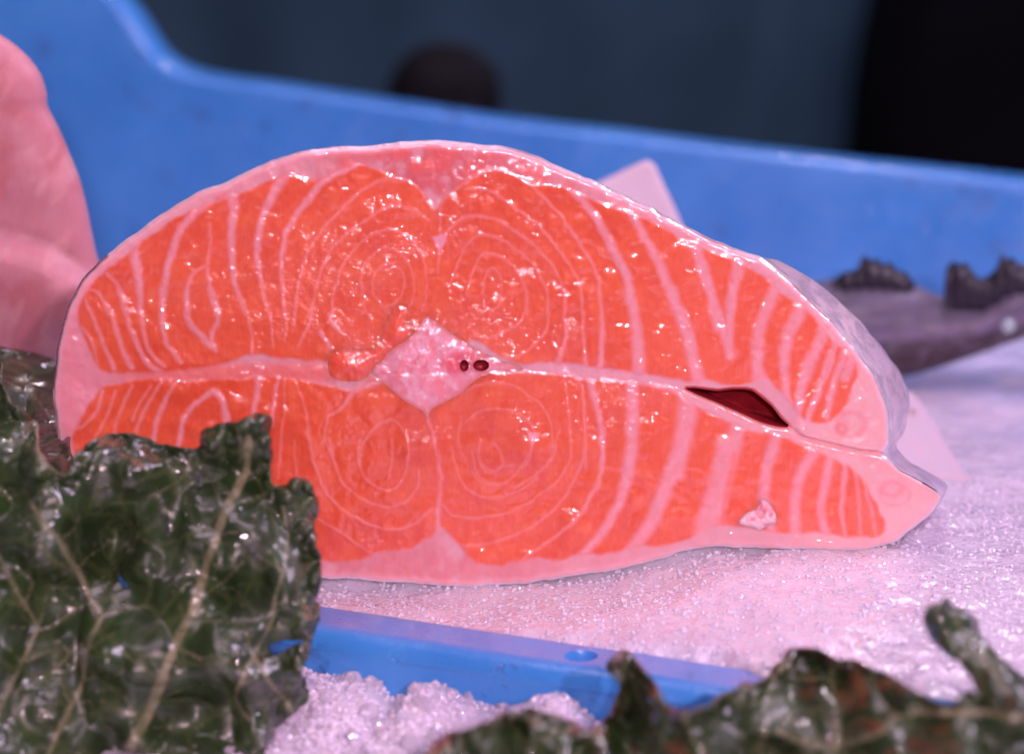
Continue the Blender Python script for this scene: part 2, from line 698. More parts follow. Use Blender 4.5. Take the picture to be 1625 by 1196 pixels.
def crate_floor():
    a = f_out[0] - u * .30; b = f_out[0] + u * .45
    q = [(a[0], a[1], -.088), (b[0], b[1], -.088), (BR[0] + .1, BR[1] + .02, -.088), (BL[0] - .1, BL[1] + .03, -.088)]
    V = q + [(x, y, z - .003) for x, y, z in q]
    F = [(0, 1, 2, 3), (7, 6, 5, 4), (0, 4, 5, 1), (1, 5, 6, 2), (2, 6, 7, 3), (3, 7, 4, 0)]
    mesh('crate_bottom', V, F, M_blue, crate, smooth_=False)


crate_floor()


# ------------------------------------------------------------------ crushed ice
def side(x, y):
    """signed distance of a ground point from the inner edge of the front wall, positive inside the crate"""
    return (x - f_in[0][0]) * nrm[0] + (y - f_in[0][1]) * nrm[1]


def along(x, y):
    return (x - f_in[0][0]) * u[0] + (y - f_in[0][1]) * u[1]


def ice_inside():
    xs = np.concatenate([np.arange(-.30, -.15, .004), np.arange(-.15, .19, .0011), np.arange(.19, .36, .004)])
    ys = np.concatenate([np.arange(-.13, -.0805, .004), np.arange(-.08, .03, .0010), np.arange(.03, .12, .0018), np.arange(.12, .36, .004)])
    X, Y = np.meshgrid(xs, ys)
    con = np.interp(X, [-.2, -.045, -.01, .004, .023, .034, .049, .066, .2], [-.0012, -.0012, -.0008, .0004, .0022, .0048, .0084, .0090, .0100])
    Z = con * smooth(-.10, -.012, Y) + .0018 * smooth(.0, .004, Y) * smooth(.092, .070, X)
    Z = Z + .0035 * smooth(.02, .2, Y)
    near = smooth(.0, .015, np.abs(Y)) * .8 + .2
    Z += near * .0022 * fbm(X * 28, Y * 28, 0, 3, 4) + .0008 * fbm(X * 120, Y * 120, 0, 9, 4, .6)
    cell = 1 + 0 * np.abs(fbm(X * 75, Y * 75, 0, 21, 3, .6))
    Z += -.0009 * (1 - smooth(0, .20, cell)) * smooth(.05, -.02, Y)
    Z += .00035 * np.maximum(0, fbm(X * 380, Y * 380, 0, 33, 3)) + .0003 * fbm(X * 700, Y * 700, 0, 34, 2)
    s = side(X, Y); al = along(X, Y)
    # heaped over the flange on the right, kept behind it on the left
    spill = smooth(.098, .135, al + .010 * fbm(X * 70, Y * 70, 0, 5, 3)) * .030
    edge = s + spill + .0016 * fbm(X * 150, Y * 150, 0, 8, 3) - .0003
    low = smooth(.0, .006, edge)
    Z = np.where(edge > 0, Z * low + (1 - low) * (ZR - .0025 + .0035 * smooth(.0, .02, spill)) , ZR - .0035 - .5 * (-edge))
    Z = np.where((edge < 0) & (spill > .02), ZR - .0035 + edge * 1.5, Z)
    Z = np.maximum(Z, -.05)
    # dips under the fish
    ny, nx = X.shape
    V = np.stack([X, Y, Z], -1).reshape(-1, 3)
    keep = edge > -.006
    I = np.arange(nx * ny).reshape(ny, nx)
    F = []
    k4 = keep[:-1, :-1] | keep[1:, :-1] | keep[:-1, 1:] | keep[1:, 1:]
    yy = Y[:-1, :-1]
    k4 &= (yy < (back_y(X[:-1, :-1]) - .002))
    a = I[:-1, :-1][k4]; b = I[:-1, 1:][k4]; c = I[1:, 1:][k4]; d = I[1:, :-1][k4]
    F = np.stack([a, b, c, d], 1)
    used = np.unique(F); mp = np.full(nx * ny, -1); mp[used] = np.arange(len(used))
    return V[used], mp[F], (X, Y, Z, edge)


IV, IF = ico(1)


def grains(P, R, seed):
    """crushed chips: lumpy faceted stones at the given places"""
    r = np.random.default_rng(seed)
    n = len(P)
    q = IV[None] * (r.uniform(.6, 1.25, (n, 1, 3)) * R[:, None, None]) * (1 + r.uniform(-.22, .22, (n, len(IV), 1)))
    qt = r.normal(size=(n, 4)); qt /= np.linalg.norm(qt, axis=1)[:, None]
    w_, x, y, z = qt.T
    M = np.stack([np.stack([1 - 2 * (y * y + z * z), 2 * (x * y - z * w_), 2 * (x * z + y * w_)], -1),
                  np.stack([2 * (x * y + z * w_), 1 - 2 * (x * x + z * z), 2 * (y * z - x * w_)], -1),
                  np.stack([2 * (x * z - y * w_), 2 * (y * z + x * w_), 1 - 2 * (x * x + y * y)], -1)], 1)
    V = np.einsum('nij,nkj->nki', M, q) + P[:, None, :]
    F = (IF[None] + (np.arange(n) * len(IV))[:, None, None]).reshape(-1, 3)
    return V.reshape(-1, 3), F


Vi, Fi, (GX, GY, GZ, GE) = ice_inside()
ice = mesh('crushed_ice', Vi, Fi, M_ice)
tag(ice, 'bed of crushed ice inside the blue crate under the salmon piece', 'ice', kind='stuff')


def surf(V, x, y):
    d = (V[:, 0] - x) ** 2 + (V[:, 1] - y) ** 2
    return V[d.argmin(), 2]


def scatter(V, n, seed, rmin, rmax, test, sink=.25):
    r = np.random.default_rng(seed)
    cand = V[test(V[:, 0], V[:, 1])]
    p = cand[r.integers(0, len(cand), n)].copy()
    R = rmin + (rmax - rmin) * r.power(1, n) ** 2.2
    p[:, :2] += r.uniform(-.0006, .0006, (n, 2))
    p[:, 2] += R * (-sink + .3 * r.random(n))
    return grains(p, R, seed + 1)


gv, gf = scatter(Vi, 18000, 40, .00022, .00095, lambda x, y: (y < .06) & (x > -.10) & (x < .15) & (side(x, y) > -.024), .68)
g = mesh('ice_grains', gv, gf, M_clear, ice, smooth_=False)
g['kind'] = 'stuff'


def ice_front():
    """the ice heap of the next crate, in front of and below the flange"""
    xs = np.arange(-.26, .26, .0012); ys = np.arange(-.26, .03, .0011)
    X, Y = np.meshgrid(xs, ys)
    s = side(X, Y) + fw; al = along(X, Y)       # distance outward is negative s
    out = -s
    # height of the heap against the wall, lump by lump
    ha = [-.2, -.002, .0086, .0207, .0275, .0288, .0318, .0345, .0388, .0433, .0494, .060, .066, .070, .078, .088, .2]
    hb = [-.0050, -.0065, -.0078, -.0080, -.0084, -.0135, -.0135, -.0070, -.0050, -.0068, -.0090, -.0090, -.0035, -.0030, -.0085, -.018, -.024]
    aj = al + .0016 * fbm(X * 160, Y * 160, 4, 75, 3)
    h = sum(np.interp(aj + o, ha, hb) for o in (-.0022, -.0011, 0, .0011, .0022)) / 5
    base = -.0135 - .010 * smooth(.075, .095, al)
    k = smooth(.004, .035, out)
    Z = h * (1 - k) + base * k
    Z += .0020 * smooth(.003, .02, out) * fbm(X * 40, Y * 40, 2, 71, 4) + .0010 * fbm(X * 140, Y * 140, 0, 72, 4, .6) + .0005 * np.maximum(0, fbm(X * 380, Y * 380, 0, 73, 3)) + .0003 * fbm(X * 700, Y * 700, 0, 74, 2)
    V = np.stack([X, Y, Z], -1).reshape(-1, 3)
    ny, nx = X.shape
    I = np.arange(nx * ny).reshape(ny, nx)
    k4 = (out[:-1, :-1] > -.001) & (out[1:, 1:] > -.001)
    F = np.stack([I[:-1, :-1][k4], I[:-1, 1:][k4], I[1:, 1:][k4], I[1:, :-1][k4]], 1)
    used = np.unique(F); mp = np.full(nx * ny, -1); mp[used] = np.arange(len(used))
    return V[used], mp[F]


Vf, Ff = ice_front()
ice2 = mesh('crushed_ice', Vf, Ff, M_ice)
tag(ice2, 'heap of crushed ice in front of the crate rim, below the salmon', 'ice', kind='stuff')
gv, gf = scatter(Vf, 15000, 50, .0003, .0011, lambda x, y: (y > -.14) & (x > -.08) & (x < .12) & (side(x, y) + fw > -.055), .55)
g = mesh('ice_grains', gv, gf, M_clear, ice2, smooth_=False)
g['kind'] = 'stuff'

M_chunk = ice_material('ice lump', .35)
pc = M_chunk.node_tree.nodes['Principled BSDF']
pc.inputs['Subsurface Weight'].default_value = .0
for n_ in M_chunk.node_tree.nodes:
    if n_.type == 'BUMP': n_.inputs['Distance'].default_value *= .4
IV, IF = ico(2)
gv, gf = scatter(Vf, 420, 90, .0009, .0030, lambda x, y: (y > -.12) & (x > -.07) & (x < .12) & (side(x, y) + fw > -.045), .5)
g = mesh('ice_lumps', gv, gf, M_chunk, ice2, smooth_=False); g['kind'] = 'stuff'
gv, gf = scatter(Vi, 420, 92, .0006, .0016, lambda x, y: (y < .05) & (x > -.09) & (x < .14) & (side(x, y) > -.02), .8)
g = mesh('ice_lumps', gv, gf, M_clear, ice, smooth_=False); g['kind'] = 'stuff'

# ------------------------------------------------------------------ the salmon piece
OUT_PX = [(82, 625), (84, 595), (88, 560), (96, 522), (108, 485), (128, 448), (150, 423), (182, 395), (216, 370), (260, 338), (306, 310),
          (350, 293), (398, 271), (432, 256), (470, 244), (520, 236), (580, 233), (632, 228), (688, 225), (740, 229), (800, 235), (850, 250),
          (900, 271), (950, 293), (1000, 316), (1050, 341), (1100, 366), (1152, 392), (1185, 402), (1208, 412), (1250, 444), (1290, 481), (1320, 511),
          (1345, 541), (1375, 577), (1389, 600), (1401, 628), (1410, 662), (1410, 700), (1403, 720), (1425, 742), (1451, 759), (1488, 781),
          (1492, 794), (1476, 817), (1451, 837), (1424, 858), (1390, 870), (1340, 875), (1250, 872), (1140, 868), (1091, 875), (1041, 890), (965, 906),
          (890, 918), (840, 925), (790, 929), (742, 933), (688, 930), (626, 924), (550, 920), (480, 917), (370, 902), (250, 865), (165, 810),
          (112, 757), (96, 715), (86, 670)]
OUT = spline(OUT_PX, 4, True)
OUT = OUT + np.stack([fbm(OUT[:, 0] / 22, OUT[:, 1] / 22, 0, 81, 3), fbm(OUT[:, 0] / 22, OUT[:, 1] / 22, 3, 81, 3) * 1.3], -1) * 1.8
CAV = [(1088, 617), (1102, 616), (1122, 619), (1140, 621), (1163, 618), (1180, 618), (1194, 620), (1206, 629), (1225, 645), (1240, 665), (1255, 678),
       (1235, 677), (1208, 670), (1175, 655), (1137, 638), (1104, 625)]
CAV = resample(CAV, 4)

Z4 = 3.9875
CR = {'A': (60, 200), 'B': (400, 200), 'C': (740, 200), 'D': (1100, 300), 'E': (60, 460), 'F': (400, 460), 'G': (740, 460), 'H': (1100, 560),
      'I': (400, 700), 'J': (740, 680)}
# streaks of connective tissue: (sheet, width at the start, width at the end, points), widths in sheet units
LINES = [
 ('A', 20, 30, [(430, 930), (520, 1030), (570, 1190)]), ('A', 16, 24, [(325, 1035), (385, 1060), (450, 1190)]),
 ('A', 60, 30, [(610, 770), (618, 850), (636, 960), (648, 1080), (650, 1190)]),
 ('A', 50, 34, [(1060, 490), (970, 570), (890, 680), (850, 800), (805, 980), (785, 1190)]),
 ('A', 20, 32, [(1060, 890), (985, 930), (945, 1030), (945, 1190)]),
 ('A', 14, 32, [(1092, 620), (1090, 780), (1072, 900), (1090, 1040), (1130, 1190)]),
 ('A', 60, 20, [(1235, 440), (1240, 520), (1228, 640), (1225, 800), (1240, 960), (1280, 1100), (1310, 1190)]),
 ('E', 20, 30, [(300, 60), (330, 130), (385, 260), (440, 400), (485, 500)]),
 ('E', 24, 34, [(385, 20), (455, 130), (500, 260), (545, 400), (600, 490)]),
 ('E', 26, 34, [(510, 0), (560, 150), (600, 280), (645, 390), (700, 470), (770, 515)]),
 ('E', 30, 24, [(642, 0), (655, 130), (668, 260), (695, 360), (760, 450), (800, 480)]),
 ('E', 34, 24, [(790, 0), (790, 200), (808, 310), (850, 390), (910, 460)]),
 ('E', 32, 40, [(945, 0), (940, 100), (962, 215), (1030, 290), (1100, 360)]),
 ('E', 30, 30, [(1098, 0), (1130, 100), (1140, 190), (1105, 270), (1100, 330), (1125, 385)]),
 ('E', 18, 20, [(1265, 0), (1310, 110), (1340, 220), (1355, 300), (1352, 400)]),
 ('E', 16, 16, [(1425, 0), (1460, 130), (1480, 250), (1490, 360)]),
 ('E', 12, 12, [(1545, 0), (1560, 100), (1570, 220), (1560, 330)]),
 ('E', 24, 18, [(262, 225), (320, 290), (365, 390), (385, 500)]), ('E', 30, 24, [(240, 270), (285, 400), (345, 490)]),
 ('B', 60, 22, [(270, 260), (170, 370), (100, 500), (50, 640), (33, 800), (50, 950), (92, 1160)]),
 ('B', 50, 20, [(640, 240), (480, 330), (380, 430), (270, 580), (210, 690), (185, 850), (190, 1000), (205, 1190)]),
 ('B', 16, 14, [(880, 330), (800, 350), (700, 410), (590, 500), (480, 610), (400, 710), (340, 820), (305, 940), (280, 1050), (265, 1250)]),
 ('B', 18, 14, [(880, 330), (980, 350), (1050, 390), (1090, 450), (1135, 515)]),
 ('B', 14, 14, [(1120, 600), (1060, 550), (980, 515), (900, 510), (800, 545), (700, 610), (600, 680), (510, 770), (450, 870), (410, 990), (370, 1190), (340, 1290), (285, 1400)]),
 ('B', 9, 14, [(1075, 830), (1010, 730), (960, 690), (880, 655), (800, 665), (730, 700), (640, 790), (570, 880), (530, 990), (510, 1100), (505, 1220)]),
 ('B', 10, 10, [(850, 760), (780, 800), (710, 870), (690, 960), (700, 1060), (710, 1150), (760, 1230)]),
 ('B', 12, 16, [(1200, 490), (1240, 440), (1330, 370), (1420, 310), (1520, 272), (1595, 262)]),
 ('B', 14, 14, [(1225, 675), (1290, 610), (1350, 575), (1450, 565), (1540, 590), (1600, 620)]),
 ('B', 10, 10, [(1340, 400), (1450, 400), (1540, 430), (1600, 470)]),
 ('B', 10, 10, [(1240, 1020), (1295, 890), (1350, 760), (1420, 700), (1500, 688), (1595, 720)]),
 ('B', 9, 9, [(1355, 1080), (1388, 930), (1440, 830), (1510, 803), (1560, 830)]),
 ('B', 8, 12, [(1190, 500), (1192, 690)]), ('B', 12, 8, [(1185, 790), (1182, 870), (1178, 940)]), ('B', 22, 22, [(1135, 170), (1150, 250), (1150, 400)]),
 ('C', 12, 22, [(0, 360), (60, 310), (170, 270), (260, 290), (340, 330), (430, 390), (520, 480), (600, 570), (680, 680), (740, 780), (800, 880), (840, 1000), (860, 1190)]),
 ('C', 11, 18, [(0, 390), (100, 400), (190, 440), (300, 510), (420, 600), (510, 690), (590, 790), (660, 890), (720, 1000), (738, 1190)]),
 ('C', 12, 14, [(0, 582), (90, 570), (180, 590), (280, 640), (380, 710), (480, 800), (550, 890), (600, 1000), (625, 1100), (620, 1190)]),
 ('C', 10, 12, [(0, 750), (60, 700), (150, 690), (240, 720), (330, 790), (420, 870), (470, 960), (510, 1060), (515, 1190)]),
 ('C', 9, 14, [(0, 1060), (40, 920), (80, 830), (140, 800), (220, 830), (300, 890), (350, 980), (380, 1060), (375, 1190)]),
 ('C', 9, 9, [(110, 1150), (112, 990), (150, 900), (200, 930), (225, 1010), (205, 1120), (160, 1165), (110, 1150)]),
 ('C', 40, 60, [(620, 360), (700, 430), (760, 500), (840, 610), (900, 720), (960, 840), (1010, 950), (1040, 1060), (1060, 1190)]),
 ('C', 44, 62, [(970, 440), (1030, 530), (1090, 640), (1160, 760), (1220, 870), (1270, 990), (1320, 1100), (1360, 1190)]),
 ('C', 70, 50, [(1300, 560), (1400, 700), (1460, 790), (1505, 900), (1540, 1020), (1580, 1190)]),
 ('D', 50, 60, [(0, 330), (40, 460), (80, 600), (140, 740), (190, 880), (225, 1000), (235, 1050)]),
 ('D', 80, 45, [(300, 430), (270, 560), (240, 700), (232, 850), (235, 1040)]),
 ('D', 80, 70, [(530, 610), (490, 700), (430, 850), (405, 1000), (410, 1190)]),
 ('D', 90, 55, [(700, 700), (650, 830), (600, 930), (580, 1060), (580, 1190)]),
 ('D', 80, 55, [(845, 840), (800, 960), (750, 1080), (720, 1190)]),
 ('D', 40, 36, [(905, 930), (880, 1060), (840, 1190)]),
 ('D', 70, 60, [(1010, 1060), (960, 1190)]),
 ('D', 44, 44, [(-10, 930), (25, 1150)]),
 ('H', 70, 70, [(415, 0), (410, 90), (450, 220), (520, 300)]), ('H', 50, 50, [(580, 0), (580, 120), (590, 250), (610, 330)]),
 ('H', 60, 44, [(790, -40), (720, 80), (690, 200), (670, 310), (650, 420)]),
 ('H', 40, 40, [(870, 0), (830, 130), (790, 260), (750, 340), (725, 420)]),
 ('H', 50, 40, [(960, 0), (905, 150), (870, 270), (845, 400)]),
 ('H', 90, 110, [(290, 450), (240, 620), (180, 850), (125, 1060), (70, 1190)]),
 ('H', 70, 60, [(530, 500), (485, 660), (450, 850), (465, 1000), (500, 1110)]),
 ('H', 70, 60, [(790, 590), (700, 720), (655, 860), (642, 1000), (650, 1190)]),
 ('H', 50, 50, [(870, 640), (842, 800), (812, 950), (822, 1080), (860, 1190)]),
 ('H', 34, 30, [(965, 690), (952, 850), (940, 1000), (965, 1160)]),
 ('H', 26, 22, [(1025, 740), (1042, 860), (1052, 1000), (1062, 1140)]), ('H', 22, 22, [(1075, 790), (1110, 930), (1140, 1060), (1160, 1160)]),
 ('G', 12, 10, [(375, 0), (370, 130), (320, 220), (220, 280), (130, 305), (30, 290)]),
 ('G', 12, 12, [(510, 0), (520, 120), (500, 260), (420, 350), (340, 415), (240, 425), (150, 410)]),
 ('G', 14, 30, [(620, 0), (620, 150), (630, 280), (600, 400), (570, 480)]),
 ('G', 16, 26, [(730, 0), (735, 150), (740, 300), (748, 440), (765, 500)]),
 ('G', 20, 40, [(840, 0), (860, 150), (860, 300), (848, 440), (840, 500)]),
 ('G', 60, 80, [(1030, 0), (1060, 150), (1085, 300), (1090, 450), (1090, 560)]),
 ('G', 64, 80, [(1300, 0), (1350, 150), (1400, 280), (1430, 420), (1475, 590)]),
 ('G', 55, 60, [(1540, 0), (1570, 130), (1595, 240)]),
 ('G', 44, 44, [(150, 500), (340, 510), (550, 510), (700, 520), (850, 530), (1000, 560), (1150, 580), (1300, 625), (1400, 650)]),
 ('G', 10, 10, [(620, 570), (640, 700), (650, 830), (655, 960)]), ('G', 14, 14, [(690, 560), (730, 620), (742, 800), (755, 950), (750, 1120)]),
 ('G', 40, 28, [(780, 560), (815, 700), (850, 850), (865, 1000), (852, 1120)]),
 ('G', 70, 76, [(1045, 560), (1055, 800), (1050, 950), (1032, 1080)]),
 ('G', 120, 100, [(1420, 650), (1390, 850), (1360, 1000), (1330, 1150)]),
 ('G', 10, 10, [(90, 950), (75, 1050), (125, 1150), (172, 1150), (232, 1100), (215, 1030), (175, 960)]),
 ('G', 9, 12, [(590, 890), (570, 950), (560, 1020), (520, 1090), (440, 1170), (300, 1250)]),
 ('G', 9, 10, [(0, 830), (90, 765), (230, 750), (350, 800), (425, 880), (412, 990), (395, 1080), (350, 1130)]),
 ('G', 9, 9, [(0, 630), (140, 590), (290, 600), (380, 655), (470, 730), (530, 840), (548, 1000), (510, 1120)]),
 ('F', 10, 10, [(200, 560), (203, 750), (182, 960), (165, 1190)]),
 ('F', 10, 14, [(265, 570), (320, 700), (350, 860), (382, 1050), (400, 1120)]), ('F', 12, 14, [(480, 790), (455, 900), (480, 1000), (520, 1090)]),
 ('F', 12, 12, [(872, 810), (780, 870), (705, 960), (680, 1060), (675, 1080)]), ('F', 12, 9, [(872, 810), (940, 870), (985, 960), (990, 1080)]),
 ('F', 9, 9, [(880, 950), (885, 1050), (870, 1190)]), ('F', 22, 9, [(1108, 800), (1150, 930), (1180, 1100), (1183, 1190)]),
 ('F', 34, 16, [(800, 580), (650, 640), (560, 750), (480, 790)]), ('F', 8, 8, [(1320, 800), (1305, 960), (1350, 1080)]),
 ('F', 26, 22, [(495, 160), (510, 210), (560, 270)]), ('F', 26, 26, [(430, 270), (465, 320), (490, 370)]),
 ('B', 9, 9, [(850, 860), (785, 920), (760, 1000), (772, 1080), (830, 1140), (900, 1120), (955, 1050), (960, 960), (920, 890), (850, 860)]),
 ('B', 9, 9, [(850, 760), (930, 800), (990, 870), (1020, 960), (1020, 1060), (990, 1150), (930, 1220), (850, 1250)]),
 ('B', 9, 9, [(1075, 830), (1100, 930), (1105, 1040), (1080, 1140)]),
 ('E', 26, 20, [(400, 650), (380, 760), (300, 850), (235, 880)]), ('E', 20, 18, [(490, 640), (450, 760), (400, 870), (365, 930)]),
 ('E', 20, 18, [(600, 610), (550, 700), (510, 800), (478, 910)]), ('E', 14, 14, [(715, 610), (640, 730), (595, 830)]),
 ('E', 22, 22, [(780, 590), (700, 720), (650, 820), (612, 920)]), ('E', 24, 34, [(885, 570), (810, 690), (760, 820), (725, 970)]),
 ('E', 30, 34, [(1110, 640), (1000, 720), (920, 830), (888, 990)]), ('E', 34, 44, [(1100, 640), (1150, 670), (1180, 740), (1205, 850)]),
 ('E', 40, 34, [(1405, 510), (1385, 650), (1365, 820)]), ('E', 26, 24, [(1522, 540), (1495, 700), (1478, 860)]),
 ('I', 10, 10, [(190, 0), (165, 230)]), ('I', 9, 9, [(265, 0), (282, 220)]),
 ('I', 14, 12, [(345, -60), (390, 120), (440, 270), (530, 400), (650, 480), (780, 540), (880, 555), (980, 540), (1080, 480), (1140, 420)]),
 ('I', 12, 10, [(485, -20), (520, 130), (570, 260), (660, 340), (770, 400), (880, 415), (970, 380), (1045, 290), (1060, 180)]),
 ('I', 12, 10, [(680, 0), (670, 120), (710, 230), (790, 290), (860, 310), (930, 270), (970, 190), (985, 80)]),
 ('I', 9, 9, [(880, 0), (882, 120), (865, 240)]), ('I', 12, 10, [(420, 490), (550, 570), (680, 660), (760, 710), (870, 730)]),
 ('I', 9, 34, [(1183, 50), (1190, 200), (1190, 320), (1176, 430), (1178, 560)]),
 ('I', 8, 10, [(1262, 30), (1300, 200), (1370, 300), (1450, 350), (1595, 352)]),
 ('I', 8, 10, [(1390, 60), (1430, 210), (1500, 262), (1595, 262)]), ('I', 10, 12, [(1205, 400), (1270, 470), (1400, 488), (1595, 460)]),
 ('I', 12, 12, [(1230, 590), (1330, 660), (1480, 650), (1595, 625)]),
 ('J', 10, 9, [(240, 540), (370, 480), (480, 410), (580, 320), (650, 200), (665, 70)]), ('J', 10, 10, [(-10, 560), (120, 560), (250, 538)]),
 ('J', 12, 14, [(-10, 748), (120, 735), (250, 692), (380, 640), (500, 560), (620, 430), (700, 290), (748, 150), (752, 0)]),
 ('J', 16, 34, [(330, 840), (450, 760), (600, 650), (700, 560), (780, 440), (840, 320), (865, 200), (852, 0)]),
 ('J', 44, 76, [(620, 920), (750, 780), (850, 670), (920, 550), (980, 430), (1020, 280), (1050, 120), (1045, 0)]),
 ('J', 70, 110, [(990, 860), (1080, 720), (1160, 610), (1220, 480), (1280, 330), (1330, 200), (1370, 80), (1390, 0)]),
 ('J', 9, 9, [(-10, 370), (60, 420), (150, 440), (260, 420), (370, 370), (450, 310)]),
 ('J', 9, 9, [(40, 270), (100, 340), (180, 355), (260, 330), (350, 240), (405, 130)]),
 ('J', 9, 9, [(100, 220), (170, 272), (230, 242), (290, 235)]),
 ('J', 110, 120, [(1640, 100), (1600, 300), (1555, 470), (1500, 650)]),
]
MUS_U = [(125, 505), (131, 475), (150, 447), (172, 425), (195, 410), (240, 374), (290, 340), (345, 320), (400, 301), (430, 285), (465, 279), (500, 287),
         (540, 270), (575, 262), (600, 270), (640, 285), (668, 302), (691, 333), (702, 318), (735, 290), (770, 269), (800, 270), (840, 288), (880, 295), (905, 300),
         (950, 322), (1000, 338), (1050, 360), (1090, 385), (1130, 400), (1165, 412), (1212, 440), (1238, 463), (1262, 480), (1293, 505), (1312, 530),
         (1340, 556), (1362, 585), (1352, 618), (1345, 642), (1322, 664), (1305, 672), (1283, 668), (1262, 650), (1240, 622), (1212, 600), (1190, 608), (1160, 612),
         (1120, 604), (1090, 606), (1040, 596), (960, 584), (880, 576), (830, 578), (790, 563), (745, 540), (740, 585), (690, 590), (600, 592), (560, 585), (520, 575),
         (440, 568), (400, 562), (350, 578), (280, 587), (220, 590), (170, 590), (150, 572), (138, 545)]
MUS_L = [(165, 615), (230, 603), (300, 603), (400, 600), (440, 597), (520, 612), (560, 620), (600, 596), (640, 592), (690, 592), (740, 592), (800, 592),
         (860, 592), (920, 600), (1000, 607), (1060, 615), (1100, 642), (1150, 668), (1185, 684), (1225, 688), (1280, 708), (1330, 732), (1360, 752), (1385, 790), (1400, 820),
         (1405, 836), (1395, 850), (1350, 852), (1300, 845), (1240, 845), (1190, 838), (1140, 832), (1116, 843), (1091, 855), (1053, 865), (1016, 866), (965, 878),
         (920, 879), (890, 888), (853, 886), (815, 891), (785, 898), (755, 890), (735, 872), (712, 847), (698, 836), (686, 850), (672, 857), (650, 870), (600, 876),
         (575, 887), (550, 891), (510, 888), (400, 872), (250, 830), (150, 770), (116, 722), (116, 690), (135, 655)]


def up_px(k, pts):
    ox, oy = CR[k]
    return [(ox + x / Z4, oy + y / Z4) for x, y in pts]


def lerp(a, b, t):
    return a + (b - a) * t[:, None]


